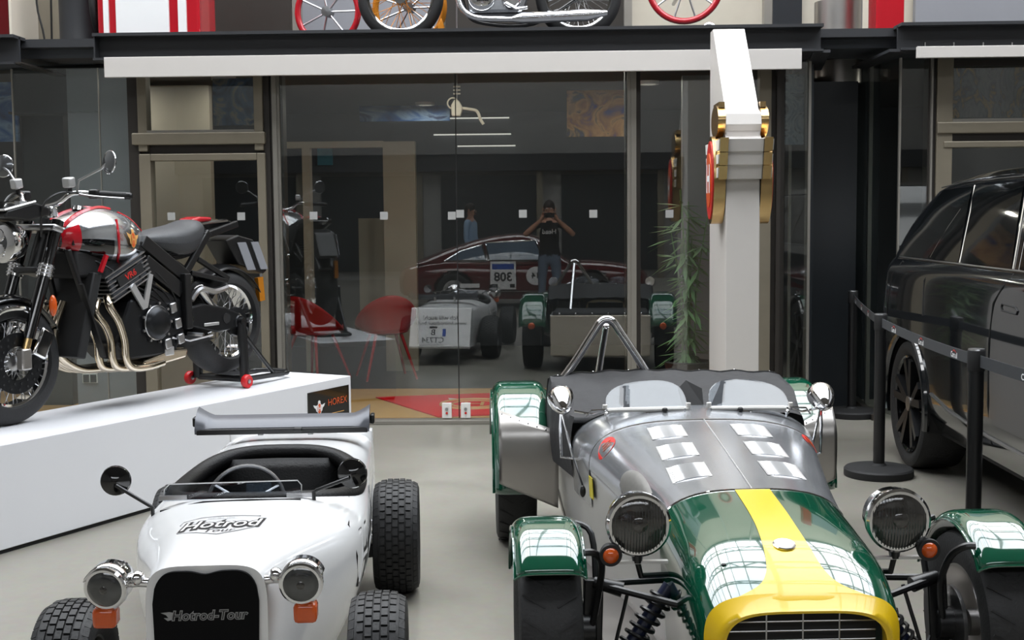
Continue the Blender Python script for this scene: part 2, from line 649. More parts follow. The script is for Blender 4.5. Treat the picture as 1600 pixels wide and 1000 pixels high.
# shell of the hall (seen in reflections)
wl = sroot('wall_left', 'dark hall wall far to the left')
MB().span((-9.2, -12, 0), (-9.0, 15.5, ROOF_Z)).build('wall_face', 'hallwall', wl, smooth=0)
wr = sroot('wall_right', 'dark hall wall far to the right')
MB().span((9.0, -12, 0), (9.2, 15.5, ROOF_Z)).build('wall_face', 'hallwall', wr, smooth=0)
wb = sroot('wall_back', 'dark hall wall behind the viewer with window bays')
MB().span((-9.2, -12.2, 0), (9.2, -12, ROOF_Z)).build('wall_face', 'hallwall', wb, smooth=0)
for k in range(6):
    x0 = -8.4 + k * 2.9
    panel('bay_glass', x0, x0 + 2.3, 0.2, 2.5, -11.99, 0.05, 'anthracite', wb)
    panel('bay_frame', x0 + 2.3, x0 + 2.45, 0.0, 2.6, -12.0, 0.12, 'frame_bronze', wb)
panel('bay_beam', -9, 9, 2.6, 3.0, -12.0, 0.3, 'beam', wb)

# roof: solid strips and two glazed strips with steel trusses
ce = sroot('ceiling', 'hall roof with two glazed strips and steel trusses under an overcast sky')
for y0, y1 in ((-12.2, SKYLIGHTS[1][0]), (SKYLIGHTS[1][1], SKYLIGHTS[0][0]), (SKYLIGHTS[0][1], 15.5)):
    MB().span((-9.2, y0, ROOF_Z), (9.2, y1, ROOF_Z + 0.2)).build('roof_strip', 'hallwall', ce, smooth=0)
for y0, y1 in SKYLIGHTS:
    for x0, x1 in ((-9.2, SKY_X0), (SKY_X1, 9.2)):
        MB().span((x0, y0, ROOF_Z), (x1, y1, ROOF_Z + 0.2)).build('roof_margin', 'hallwall', ce, smooth=0)
    n = 14
    for k in range(1, n):
        x = SKY_X0 + (SKY_X1 - SKY_X0) * k / n
        w = 0.05 if k % 3 else 0.11
        MB().span((x - w / 2, y0, ROOF_Z + 0.05), (x + w / 2, y1, ROOF_Z + 0.13)).build('glazing_bar', 'beam', ce, smooth=0)
    for k in range(1, 4):
        y = y0 + (y1 - y0) * k / 4
        t = MB().span((SKY_X0, y - 0.05, ROOF_Z - 0.05), (SKY_X1, y + 0.05, ROOF_Z + 0.05))
        t.span((SKY_X0, y - 0.04, ROOF_Z - 0.75), (SKY_X1, y + 0.04, ROOF_Z - 0.68))
        m = 9
        for q in range(m):
            xa = SKY_X0 + (SKY_X1 - SKY_X0) * q / m
            xb = SKY_X0 + (SKY_X1 - SKY_X0) * (q + 0.5) / m
            xc = SKY_X0 + (SKY_X1 - SKY_X0) * (q + 1) / m
            t.bar((xa, y, ROOF_Z), (xb, y, ROOF_Z - 0.7), 0.05, 0.05).bar((xb, y, ROOF_Z - 0.7), (xc, y, ROOF_Z), 0.05, 0.05)
        t.build('roof_truss', 'beam', ce, smooth=0)

# inside of the shop
wi = sroot('wall_interior', 'dark back wall inside the shop')
MB().span((-9, 15.0, 0), (9, 15.2, 2.75)).build('wall_face', 'interior', wi, smooth=0)
struct(MB().span((-9, 9.55, 2.74), (9, 15.2, 2.82)).build('ceiling', 'interior', smooth=0), 'dark ceiling of the shop and floor slab of the gallery', 'ceiling')
pw = sroot('wall_partition', 'beige partition wall with doorway frames inside the shop')
YP = 12.6
for a, b in ((486, 474), (650, 600)):
    panel('door_post', X(b, YP), X(a, YP), 0.012, Z(220, YP), YP, 0.12, 'beige', pw)
panel('door_lintel', X(446, YP), X(600, YP), Z(229, YP), Z(219, YP), YP - 0.01, 0.12, 'beige', pw)
panel('wall_board', X(560, 13.6), X(604, 13.6), 0.5, Z(340, 13.6), 13.6, 0.08, 'beige', pw)
YL = 11.2
panel('wall_board', X(238, YL), X(332, YL), 0.012, 2.7, YL, 0.1, 'beige', pw)
panel('wall_board', X(1066, 10.9), X(1112, 10.9), 0.012, 2.7, 10.9, 0.1, 'greypanel', pw)

# glazed shop front ---------------------------------------------------------
ZT = 2.66
MK = 0.029                                 # half side of the white marker squares


def markers(parent, pxs, py, y=D):
    for px in pxs:
        p = at(px, py, y)
        panel('marker_sticker', p.x - MK, p.x + MK, p.z - MK, p.z + MK, y - 0.004, 0.003, 'marker', parent)


def pane(parent, px0, px1, z0, z1, y=D, m='glass', name='pane'):
    return panel(name, X(px0, y), X(px1, y), z0, z1, y, 0.012, m, parent)


d1 = sroot('door_1', 'left leaf of the big frameless glass entrance doors', 'door')
pane(d1, 442, 713.2, 0.035, ZT)
panel('edge_seal', X(713.2), X(714.6), 0.035, ZT, D - 0.002, 0.014, 'blackmatte', d1)
d2 = sroot('door_2', 'right leaf of the big frameless glass entrance doors', 'door')
pane(d2, 714.6, 979, 0.035, ZT)
markers(d1, (490, 600, 706), 337)
markers(d2, (719, 817, 927), 334)
for dd, px in ((d1, 698.5), (d2, 728)):
    p = at(px, 637, D)
    lk = panel('lock_box', p.x - 0.036, p.x + 0.036, 0.035, 0.15, D - 0.03, 0.03, 'white_plast', dd, bevel=0.004)
    MB().cyl((p.x, D - 0.031, 0.105), (p.x, D - 0.036, 0.105), 0.012, n=14).build('lock_cylinder', 'steel', lk)
    MB().cyl((p.x, D - 0.031, 0.075), (p.x, D - 0.035, 0.075), 0.009, n=14).build('lock_button', 'print_red', lk)

struct(MB().span((X(445), 9.40, 0), (X(1010), 9.53, 0.03)).build('trim_1', 'frame_steel', smooth=0, bevel=0.004), 'steel threshold strip below the glass entrance doors', 'trim')
t2 = sroot('trim_2', 'grey steel mullion left of the entrance doors', 'trim')
for a, b, dy, m in ((425, 430, 0.02, 'frame_dark'), (430, 437, -0.03, 'frame_steel'), (437, 441, -0.01, 'frame_steel'), (441, 445, 0.02, 'frame_dark')):
    panel('profile', X(a), X(b), 0, ZT, D + dy, 0.12, m, t2)
t3 = sroot('trim_3', 'grey steel mullion right of the entrance doors', 'trim')
for a, b, dy, m in ((977, 980, 0.02, 'frame_dark'), (980, 986, -0.02, 'frame_steel'), (986, 994, -0.03, 'frame_steel'), (994, 1001, 0.02, 'frame_dark')):
    panel('profile', X(a), X(b), 0, ZT, D + dy, 0.12, m, t3)

# bronze framed bay on the left: window above, door below
w1 = sroot('window_1', 'bronze framed upper window left of the entrance', 'window')
panel('stile', X(205), X(222), 0, ZT, D, 0.14, 'frame_dark', w1)
panel('stile', X(222), X(236), Z(232), ZT, D - 0.03, 0.12, 'frame_bronze', w1, bevel=0.006)
panel('stile', X(402), X(416), Z(232), ZT, D - 0.03, 0.12, 'frame_bronze', w1, bevel=0.006)
panel('stile', X(416), X(425), 0, ZT, D, 0.14, 'frame_dark', w1)
panel('bottom_rail', X(213), X(419), Z(222), Z(203), D - 0.05, 0.14, 'frame_bronze', w1, bevel=0.008)
panel('glazing_bead', X(236), X(402), Z(203), Z(199), D - 0.03, 0.05, 'frame_steel', w1)
panel('transom_gap', X(213), X(419), Z(236), Z(222), D + 0.02, 0.1, 'frame_dark', w1)
pane(w1, 236, 402, Z(203), ZT, D + 0.02)
d3 = sroot('door_3', 'bronze framed glass door behind the motorcycle', 'door')
panel('stile', X(222), X(240), 0.0, Z(236), D - 0.03, 0.12, 'frame_bronze', d3, bevel=0.006)
panel('stile', X(405), X(418), 0.0, Z(236), D - 0.03, 0.12, 'frame_bronze', d3, bevel=0.006)
panel('top_rail', X(240), X(405), Z(247), Z(236), D - 0.03, 0.12, 'frame_bronze', d3, bevel=0.006)
panel('bottom_rail', X(240), X(405), 0.0, 0.16, D - 0.03, 0.12, 'frame_bronze', d3, bevel=0.006)
pane(d3, 240, 405, 0.16, Z(247), D + 0.02)
markers(d3, (268, 377), 338, D + 0.02)
hd = MB().tube([(X(410), D - 0.03, 1.16), (X(410), D - 0.09, 1.16), (X(410), D - 0.09, 0.96), (X(410), D - 0.03, 0.96)], 0.011, 8)
hd.build('handle', 'steel', d3)

w2 = sroot('window_2', 'frameless glass panes at the far left of the shop front', 'window')
pane(w2, 161, 205, 0.03, ZT)
pane(w2, 29, 160, 0.03, ZT)
pane(w2, -150, 26, 0.03, ZT)
pane(w2, -420, -153, 0.03, ZT)
for px in (-153, -424):
    panel('post', X(px), X(px + 3), 0.0, ZT, D - 0.02, 0.1, 'frame_steel', w2)
panel('end_panel', -9.0, X(-424), 0.0, 2.74, D, 0.1, 'anthracite', w2)
panel('glass_edge', X(26.3), X(28.6), 0.03, ZT, D - 0.004, 0.02, 'frame_steel', w2)
panel('glass_edge', X(160), X(161.3), 0.03, ZT, D - 0.004, 0.02, 'frame_steel', w2)
gp = sroot('wall_left_pier', 'grey wall pier behind the glass left of the bronze door', 'wall')
panel('pier_face', X(112, 9.9), X(214, 9.9), 0.0, 2.7, 9.9, 0.35, 'greypanel', gp)
panel('pier_face', X(40, 10.4), X(104, 10.4), 0.0, 2.7, 10.4, 0.2, 'anthracite', gp)
sk = panel('socket_plate', X(130, 9.9, 590), X(153, 9.9, 590), Z(598, 9.9, 140), Z(582, 9.9, 140), 9.885, 0.012, 'white_plast', gp)
for a, b in ((131.5, 140.5), (142.5, 151.5)):
    panel('socket', X(a, 9.9, 590), X(b, 9.9, 590), Z(597, 9.9, 140), Z(585, 9.9, 140), 9.878, 0.008, 'blackmatte', sk)

# right of the entrance
w3 = sroot('window_3', 'dark glass panes right of the entrance beside the white pylon', 'window')
pane(w3, 1001, 1186, 0.03, ZT)
pane(w3, 1226, 1261, 0.03, ZT)
markers(w3, (1046,), 334)
for a, b, dy, m in ((1186, 1204, 0.0, 'frame_bronze'), (1204, 1212, 0.03, 'frame_dark'), (1212, 1218, -0.02, 'frame_dark'), (1218, 1226, 0.03, 'frame_dark'), (1261, 1265, -0.02, 'frame_steel')):
    panel('profile', X(a), X(b), 0, ZT, D + dy, 0.12, m, w3)
panel('pole', X(1232, 9.8), X(1236, 9.8), 0, 2.7, 9.8, 0.03, 'frame_steel', w3)

cw = sroot('wall_recess', 'dark recessed pier between the two shop fronts', 'wall')
panel('recess_face', X(1262, 10.6), X(1372, 10.6), 0.0, 3.0, 10.6, 0.2, 'anthracite', cw)
MB().span((X(1265), D, 0.0), (X(1265) + 0.02, 10.6, 2.62)).build('return_face', 'anthracite', cw, smooth=0)
panel('cladding_edge', X(1356, 10.3), X(1362, 10.3), 0.0, 2.7, 10.3, 0.05, 'frame_steel', cw)
panel('cladding', X(1268, 10.15), X(1338, 10.15), 0.0, 2.56, 10.15, 0.4, 'anthracite', cw)
MB().cyl((X(1306, 10.35), 10.35, 2.56), (X(1306, 10.35), 10.35, 3.2), 0.185, n=32).build('round_column', 'alu_dull', cw)
MB().tube([(X(1306, 10.35) + 0.19 * cos(radians(200 + 140 * k / 12)), 10.35 + 0.19 * sin(radians(200 + 140 * k / 12)), 2.74) for k in range(13)], 0.008, 6).build('column_joint', 'black', cw)

w4 = sroot('window_4', 'bronze framed shop windows behind the black car', 'window')
YR = 9.5
MB().add([Vector(p) for p in ((X(1364), 10.5, 0.03), (X(1403), 9.5, 0.03), (X(1403), 9.5, ZT), (X(1364), 10.5, ZT))], [(0, 1, 2, 3)]).build('pane', 'glass', w4, smooth=0, thick=0.01)
panel('glass_edge', X(1402), X(1405), 0.0, ZT, YR - 0.01, 0.03, 'frame_steel', w4)
pane(w4, 1405, 1447, 0.03, ZT)
MB().bar((X(1340, 10.4, 600), 10.5, 0.02), (X(1368, 9.5, 600), 9.5, 0.02), 0.05, 0.04).build('floor_channel', 'frame_dark', w4, smooth=0)
panel('profile', X(1447), X(1459), 0, ZT, YR, 0.12, 'frame_dark', w4)
panel('profile', X(1450), X(1453), 0, ZT, YR - 0.03, 0.05, 'frame_steel', w4)
panel('stile', X(1459), X(1484), 0, ZT + 0.05, YR - 0.03, 0.12, 'frame_bronze', w4, bevel=0.006)
panel('rail', X(1459), X(2150), Z(209, D, 1500), Z(191, D, 1500), YR - 0.05, 0.14, 'frame_bronze', w4, bevel=0.008)
panel('rail', X(1470), X(2150), Z(231, D, 1500), Z(221, D, 1500), YR - 0.04, 0.14, 'frame_bronze', w4, bevel=0.006)
panel('rail', X(1484), X(2150), Z(221, D, 1500), Z(209, D, 1500), YR, 0.1, 'frame_dark', w4)
panel('rail', X(1484), X(2150), Z(104, D, 1500), Z(94, D, 1500), YR - 0.01, 0.1, 'frame_dark', w4)
panel('glazing_bead', X(1484), X(2150), Z(191, D, 1500), Z(186, D, 1500), YR - 0.03, 0.05, 'frame_steel', w4)
pane(w4, 1484, 2150, Z(191, D, 1500), Z(104, D, 1500))
pane(w4, 1484, 2150, 0.03, Z(231, D, 1500))

for px in (1760, 2130):
    panel('stile', X(px), X(px + 24), 0, ZT + 0.05, YR - 0.03, 0.12, 'frame_bronze', w4, bevel=0.006)
panel('end_panel', X(2154), 9.0, 0.0, 2.74, D, 0.1, 'anthracite', w4)

# steel edge beams carrying the gallery
YB = 9.2


def edge_beam(name, label, x0, x1, y0, zt, zb):
    r = sroot(name, label, 'beam')
    MB().span((x0, y0 + 0.10, zb), (x1, y0 + 0.125, zt)).build('web', 'beam', r, smooth=0)
    MB().span((x0, y0, zt - 0.014), (x1, y0 + 0.22, zt + 0.008)).build('top_flange', 'frame_steel' if False else 'beam', r, smooth=0)
    MB().span((x0, y0, zb), (x1, y0 + 0.22, zb + 0.016)).build('bottom_flange', 'beam', r, smooth=0)
    return r


ZBT, ZBB = Z(46, YB), Z(87, YB)
b1 = edge_beam('trim_4', 'long anthracite steel beam above the entrance', X(154, YB), X(1284, YB), YB, ZBT, ZBB)
MB().span((X(155, YB), YB + 0.01, ZBB), (X(157, YB), YB + 0.1, ZBT)).build('stiffener', 'beam', b1, smooth=0)
edge_beam('trim_5', 'anthracite steel beam at the far left', -9.0, X(32, YB), YB, ZBT, ZBB - 0.02)
edge_beam('trim_6', 'anthracite steel beam above the black car', X(1404, YB), 9.0, YB, ZBT, ZBB)
edge_beam('trim_7', 'recessed dark beam between the left beams', X(20, 9.9), X(165, 9.9), 9.9, ZBT - 0.02, ZBT - 0.5)
edge_beam('trim_8', 'recessed dark beam over the round column', X(1270, 9.95), X(1420, 9.95), 9.95, ZBT - 0.01, ZBT - 0.12)
for px0, px1, nm, lb in ((33, 118, 'trim_9', 'slanting flange returning behind the far left beam'),):
    MB().bar((X(px0, YB), YB + 0.02, ZBB - 0.01), (X(px1, 10.2), 10.2, ZBB - 0.02), 0.10, 0.012).build(nm, 'frame_dark', smooth=0)
    struct(bpy.data.objects[nm], lb, 'beam')
MB().bar((X(1400, YB), YB + 0.02, ZBB - 0.0), (X(1340, 10.0), 10.0, ZBB - 0.03), 0.12, 0.02).build('trim_10', 'beam', smooth=0)
struct(bpy.data.objects['trim_10'], 'slanting flange returning behind the right beam', 'beam')
MB().bar((X(1282, YB), YB + 0.02, ZBB - 0.0), (X(1268, 9.8), 9.8, ZBB - 0.06), 0.12, 0.02).build('trim_11', 'beam', smooth=0)
struct(bpy.data.objects['trim_11'], 'slanting flange returning at the right end of the entrance beam', 'beam')

s1 = MB().span((X(164, 9.17, 105), 9.15, Z(121.5, 9.17, 165)), (X(1252, 9.17, 95), 9.185, Z(90, 9.17, 165))).build('fascia_board', 'white_board', smooth=0, bevel=0.003)
tag(s1, 'long blank white fascia board hung under the beam over the entrance', 'board')
s2 = thing('fascia_board', 'short white fascia board with small screws over the black car', 'board')
MB().span((X(1432, 9.17, 80), 9.15, Z(91, 9.17, 1440)), (X(2150, 9.17, 80), 9.185, Z(73, 9.17, 1440))).build('board', 'white_board', s2, smooth=0, bevel=0.003)
for px in (1445, 1490, 1536, 1581):
    p = at(px, 69, 9.17)
    MB().cyl((p.x, p.y, p.z - 0.02), (p.x, p.y, p.z + 0.012), 0.006, n=8).build('screw', 'chrome', s2)

# gallery above
struct(MB().span((-9, 9.42, ZBT - 0.06), (9, 15.0, ZBT)).build('floor', 'beam', smooth=0), 'grey floor of the upper gallery', 'floor')
gw = sroot('wall_gallery', 'beige gallery wall with grey window posts above the beam', 'wall')
MB().span((-9, 11.4, ZBT), (9, 11.6, ROOF_Z)).build('wall_face', 'beige', gw, smooth=0)
for px in (470, 982, 1198, 38):
    panel('window_post', X(px - 6, 10.9), X(px + 6, 10.9), ZBT, ROOF_Z, 10.9, 0.12, 'frame_steel', gw)
for a, b, m in ((310, 462, 'frame_dark'), (478, 694, 'greypanel'), (45, 150, 'frame_bronze'), (1205, 1250, 'anthracite'), (700, 975, 'frame_dark'), (1425, 1600, 'greypanel')):
    panel('wall_board', X(a, 11.3), X(b, 11.3), ZBT, ZBT + 2.2, 11.3, 0.08, m, gw)


# ================================================================== DISPLAY PLINTH AND PYLON
PL_C = Vector((-1.3045, 8.2826, 0))        # front right corner of the plinth
PL_A = radians(63.81)                      # direction of its long side
pd = Vector((cos(PL_A), sin(PL_A), 0))
pn = Vector((-sin(PL_A), cos(PL_A), 0))
PL_H, PL_W, PL_L = 0.51, 0.66, 3.4
plinth = thing('display_plinth', 'long glossy white plinth carrying the motorcycle', 'plinth', tuple(PL_C), PL_A)
pb = MB().span((-PL_L, 0, 0.02), (0, PL_W, PL_H)).build('body', 'white_lam', plinth, smooth=0, bevel=0.004)
MB().span((-PL_L + 0.01, 0.012, 0.0), (-0.012, PL_W - 0.012, 0.02)).build('base_gap', 'blackmatte', plinth, smooth=0)
sg = MB().span((-0.47, -0.004, 0.24), (-0.03, 0.0, 0.455)).build('sign_panel', 'blackgloss', plinth, smooth=0)
sg['label'] = 'black sign panel with winged orange badge and gold lettering'


def wing_badge(parent, fn, s, ring='print_white', core='print_orange', letter='H', wing='print_white'):
    """winged oval emblem laid on a surface"""
    def place(poly, m, nm, d):
        mb = MB()
        mb.add([fn(a * s, b * s, d) for a, b in poly], [tuple(range(len(poly)))])
        return mb.build(nm, m, parent, smooth=0, fix=False)
    wg = [(-1.0, 0.42), (-0.55, 0.30), (0, 0.36), (0.55, 0.30), (1.0, 0.42), (0.82, 0.12), (0.58, -0.02), (0.5, -0.3), (0, -0.42), (-0.5, -0.3), (-0.58, -0.02), (-0.82, 0.12)]
    place(wg, wing, 'badge_wings', 0.001)
    place([(0.40 * cos(2 * pi * k / 24), -0.05 + 0.62 * sin(2 * pi * k / 24)) for k in range(24)], ring, 'badge_ring', 0.002)
    place([(0.22 * cos(2 * pi * k / 12), 0.60 + 0.2 * sin(2 * pi * k / 12)) for k in range(12)], ring, 'badge_crown', 0.0015)
    place([(0.31 * cos(2 * pi * k / 24), -0.05 + 0.52 * sin(2 * pi * k / 24)) for k in range(24)], core, 'badge_core', 0.003)
    vs, fs = text_verts(letter, 0.75 * s, bold=0.02 * s)
    MB().add([fn(v.x, v.y - 0.05 * s, 0.004) for v in vs], fs).build('badge_letter', wing, parent, smooth=0, fix=False)


wing_badge(sg, lambda a, b, d: Vector((-0.355 + a, -0.004 - d, 0.345 + b)), 0.062)
lettering('HOREX', 0.062, 'print_orange', sg, lambda u, v: Vector((-0.16 + u, -0.006, 0.365 + v)))
MB().span((-0.225, -0.006, 0.292), (-0.09, -0.0045, 0.296)).build('gold_line', 'goldpaint', sg, smooth=0)

# tall white sign pylon with a winged emblem
PX0, PX1, PY0, PY1 = 1.095, 1.305, 8.0, 8.8
py = thing('sign_pylon', 'tall white sign pylon with gold edged winged emblem', 'pylon', ((PX0 + PX1) / 2, PY0, 0))
hw = (PX1 - PX0) / 2
MB().prism([(0, 0), (0.8, 0), (0.8, 2.765), (0.66, 2.765), (0.06, 2.19), (0.0, 2.15)], -hw, hw).build('slab', 'white_board', py, smooth=0, bevel=0.006)
# emblem core: profile seen from the side, y forward is negative
core = [(0.5, 2.20), (0.10, 2.20), (-0.01, 2.16), (-0.03, 2.09), (0.02, 2.03), (-0.04, 2.0), (-0.13, 2.0), (-0.11, 1.92), (-0.10, 1.918), (-0.085, 1.84), (-0.075, 1.838), (-0.05, 1.755), (0.5, 1.755)]
MB().prism(core, -hw - 0.004, hw + 0.004).build('emblem_core', 'white_board', py, smooth=0, bevel=0.004)
for sd in (-1, 1):
    xo = sd * (hw + 0.004)
    xe = sd * (hw + 0.055)
    for z0, z1, y0, y1 in ((1.92, 2.005, -0.155, 0.56), (1.84, 1.916, -0.125, 0.53), (1.755, 1.836, -0.10, 0.50)):
        f = MB().prism([(y0, z1), (y0 + 0.03, z0), (y1 - 0.03, z0), (y1, z1)], xo, xe).build('feather', 'gold', py, smooth=0)
        MB().prism([(y0 + 0.012, z1 - 0.010), (y0 + 0.036, z0 + 0.010), (y1 - 0.036, z0 + 0.010), (y1 - 0.012, z1 - 0.010)], xe, xe + sd * 0.006).build('feather_face', 'white_plast', f, smooth=0)

    def oval(a, b, n=40, cy=0.17, cz=1.755):
        return [(cy + a * cos(2 * pi * k / n), cz + b * sin(2 * pi * k / n)) for k in range(n)]
    ov = MB().prism(oval(0.19, 0.275), xo, sd * (hw + 0.075)).build('oval_rim', 'gold', py)
    MB().prism(oval(0.165, 0.245), sd * (hw + 0.07), sd * (hw + 0.082)).build('oval_face', 'print_red', ov)
    MB().prism(oval(0.11, 0.17), sd * (hw + 0.08), sd * (hw + 0.088)).build('oval_inset', 'print_orange', ov)
    vs, fs = text_verts('H', 0.24, bold=0.008)
    MB().add([Vector((sd * (hw + 0.0895), 0.17 + sd * v.x, 1.755 + v.y)) for v in vs], fs).build('letter', 'print_white', ov, smooth=0, fix=False)
    cr = [(0.16 + 0.18 * cos(t), 2.12 + 0.10 * sin(t)) for t in [2 * pi * k / 30 for k in range(30)]]
    MB().prism(cr, xo, sd * (hw + 0.05)).build('crown', 'gold', py)
    MB().prism([(0.04, 2.235), (0.04, 2.20), (0.30, 2.20), (0.30, 2.235)], xo, sd * (hw + 0.04)).build('crown_cap', 'gold', py, smooth=0)

# ================================================================== QUEUE BARRIERS
post_xy = [(2.29, 9.72), (1.93, 7.50), (1.84, 5.55), (1.97, 4.35)]
post_lab = ['far black belt post beside the dark recessed pier', 'black belt post beside the rear wheel of the black car', 'nearest visible black belt post before the front of the black car', 'black belt post just outside the frame beside the black car']
belt_mesh = None
for i, (x, y) in enumerate(post_xy):
    p = thing('belt_post', post_lab[i], 'barrier post', (x, y, 0), 0, 'belt barrier posts')
    if i == 0:
        me_b = MB().lathe([(0.0, 0.0), (0.198, 0.0), (0.2, 0.01), (0.2, 0.04), (0.19, 0.05), (0.045, 0.062), (0.036, 0.075), (0, 0.075)], (0, 0, 0), (0, 0, 1), 40).mesh('base', 'blackmatte')
        me_p = MB().lathe([(0, 0.06), (0.033, 0.06), (0.033, 0.9), (0, 0.9)], (0, 0, 0), (0, 0, 1), 24).mesh('tube', 'black')
        me_h = MB().lathe([(0, 0.86), (0.036, 0.86), (0.038, 0.87), (0.038, 0.945), (0.036, 0.95), (0, 0.95)], (0, 0, 0), (0, 0, 1), 24).mesh('belt_head', 'blackmatte')
        me_c = MB().lathe([(0, 0.95), (0.036, 0.95), (0.034, 0.956), (0, 0.957)], (0, 0, 0), (0, 0, 1), 24).mesh('cap', 'steel')
    for nm, me in (('base', me_b), ('tube', me_p), ('belt_head', me_h), ('cap', me_c)):
        link(nm, me, p)
    if i:
        a = Vector((post_xy[i - 1][0] - x, post_xy[i - 1][1] - y, 0))
        L = a.length
        a.normalize()
        q0, q1 = a * 0.036, a * (L - 0.04)
        sag = 0.012
        rings = []
        for k in range(13):
            t = k / 12
            c = q0.lerp(q1, t)
            z = 0.905 - sag * 4 * t * (1 - t)
            s_ = Vector((-a.y, a.x, 0)) * 0.0012
            rings.append([c - s_ + Vector((0, 0, z - 0.026)), c + s_ + Vector((0, 0, z - 0.026)), c + s_ + Vector((0, 0, z + 0.026)), c - s_ + Vector((0, 0, z + 0.026))])
        bl = MB().loft(rings).build('belt', pmat('belt_webbing', srgb(58, 60, 63), 0.7, var=0.1, scale=80) if i == 1 else bpy.data.materials['belt_webbing'], p, smooth=0)
        nl = {1: 4, 2: 3, 3: 2}[i]
        for k in range(nl):
            t = (k + 0.5) / nl if i != 3 else (0.62, 0.22)[k]
            c = q0.lerp(q1, t)
            z = 0.903 - sag * 4 * t * (1 - t)
            nrm = Vector((a.y, -a.x, 0))
            if nrm.x > 0:
                nrm = -nrm
            u = Vector((0, 0, 1)).cross(nrm)
            o = c + nrm * 0.003 + Vector((0, 0, z))
            lettering('Cars all', 0.036, 'print_white', bl, planar(o + Vector((0, 0, -0.006)), u, (0, 0, 1)), bold=0.0008)
            vs = [o + u * a_ + Vector((0, 0, b_)) for a_, b_ in ((-0.03, 0.006), (-0.018, 0.016), (0.0, 0.020), (0.02, 0.015), (0.036, 0.006), (0.02, 0.010), (0.0, 0.014), (-0.018, 0.010))]
            MB().add(vs, [tuple(range(8))]).build('roof_mark', 'print_red', bl, smooth=0, fix=False)

# ================================================================== HOT ROD
HR = thing('hot_rod', 'small white open hot rod with black grille and rear wing', 'car', (-0.935, 3.54, 0), radians(5))
HT = [(-0.25, .160, .634, .46, .17, .14, 5.0), (-0.1, .192, .640, .46, .16, .16, 4.0), (0.15, .262, .640, .45, .15, .20, 3.2), (0.4, .335, .632, .45, .14, .25, 3.0), (0.6, .372, .628, .46, .14, .27, 3.0),
      (0.9, .372, .632, .47, .14, .28, 3.0), (1.3, .350, .638, .47, .14, .27, 3.0), (1.6, .338, .628, .47, .15, .27, 3.2), (1.9, .328, .604, .47, .17, .28, 4.0), (2.12, .318, .585, .46, .19, .29, 5.0), (2.18, .306, .570, .46, .20, .285, 5.0)]
HY0, HY1 = -0.25, 2.18


def hr_top(x, y):
    w, zt, zs, zb, wb, n = lerp_table(HT, y)
    q = min(abs(x / w), 0.9999)
    return zs + (zt - zs) * (1 - q ** n) ** (1 / n)


def hr_pt(u, v):
    y = HY0 + (HY1 - HY0) * u
    w, zt, zs, zb, wb, n = lerp_table(HT, y)
    s_ = -1 if v < 0.5 else 1
    q = abs(v - 0.5) * 2                      # 0 top centre .. 1 bottom edge
    if q < 0.68:
        t = pi / 2 * (1 - q / 0.68)
        return (s_ * w * max(cos(t), 0) ** (2 / n), y, zs + (zt - zs) * max(sin(t), 0) ** (2 / n))
    t = (1 - q) / 0.32
    return (s_ * (wb + (w - wb) * sin(pi / 2 * t)), y, zb + (zs - zb) * t)


HCX, HCY, HCL, HCW = 0.0, 1.035, 0.43, 0.322


def in_cockpit(x, y, k=1.0):
    return (abs((x - HCX) / (HCW * k)) ** 2.7 + abs((y - HCY) / (HCL * k)) ** 2.7) < 1


body = MB().grid(hr_pt, 130, 96, keep=lambda u, v: not (hr_pt(u, v)[2] > 0.5 and in_cockpit(hr_pt(u, v)[0], hr_pt(u, v)[1])))
body.add([hr_pt(0, k / 40) for k in range(41)], [tuple(range(41))])
body.add([hr_pt(1, k / 40) for k in range(41)], [tuple(range(41))])
hb = body.build('body', 'white_gloss', HR, smooth=50)
HR['label'] = 'small white open hot rod with black grille and rear wing'


def hole(k, n=56):
    out = []
    for i in range(n):
        t = 2 * pi * i / n
        c, s_ = cos(t), sin(t)
        out.append((HCX + HCW * k * math.copysign(abs(c) ** (2 / 2.7), c), HCY + HCL * k * math.copysign(abs(s_) ** (2 / 2.7), s_)))
    return out


MB().tube([(x, y, hr_top(x, y) - 0.018) for x, y in hole(0.985)], 0.034, 10, True).build('cockpit_rim', 'leather', HR)
rings = []
for k, z in ((0.99, None), (0.93, 0.50), (0.86, 0.36), (0.74, 0.26), (0.4, 0.24)):
    rings.append([(x, y, (hr_top(x, y) - 0.02) if z is None else z) for x, y in hole(k)])
MB().loft(rings, cap0=False).build('cockpit_tub', 'leather', HR)
st = MB()
st.grid(lambda u, v: ((u - 0.5) * 0.46, 1.30 + 0.10 * v + 0.05 * (abs(u - 0.5) * 2) ** 3 - 0.03 * sin(pi * u) * sin(pi * v), 0.26 + 0.33 * v), 14, 8)
sb = st.build('seat_back', 'leather', HR, thick=0.05)
for k in range(5):
    x = -0.16 + k * 0.08
    MB().tube([(x, 1.285 + 0.02 * abs(k - 2) + 0.10 * t, 0.28 + 0.31 * t) for t in (0, 0.25, 0.5, 0.75, 1)], 0.004, 6).build('seam', 'black', sb)
MB().box((0, 1.12, 0.28), (0.46, 0.36, 0.09)).build('seat_cushion', 'leather', HR, bevel=0.03)
sw = MB().torus((-0.04, 0.74, 0.575), (0, -0.94, 0.34), 0.13, 0.0075, 40, 8).build('steering_wheel', 'steel', HR)
for a in (0.5, 2.6, 4.7):
    MB().cyl((-0.04, 0.74, 0.575), (-0.04 + 0.128 * cos(a), 0.74 - 0.128 * sin(a) * -0.34, 0.575 + 0.128 * sin(a) * 0.94), 0.006, n=8).build('spoke', 'steel', sw)
MB().cyl((-0.04, 0.66, 0.545), (-0.04, 0.745, 0.577), 0.025, n=16).build('hub', 'black', sw)
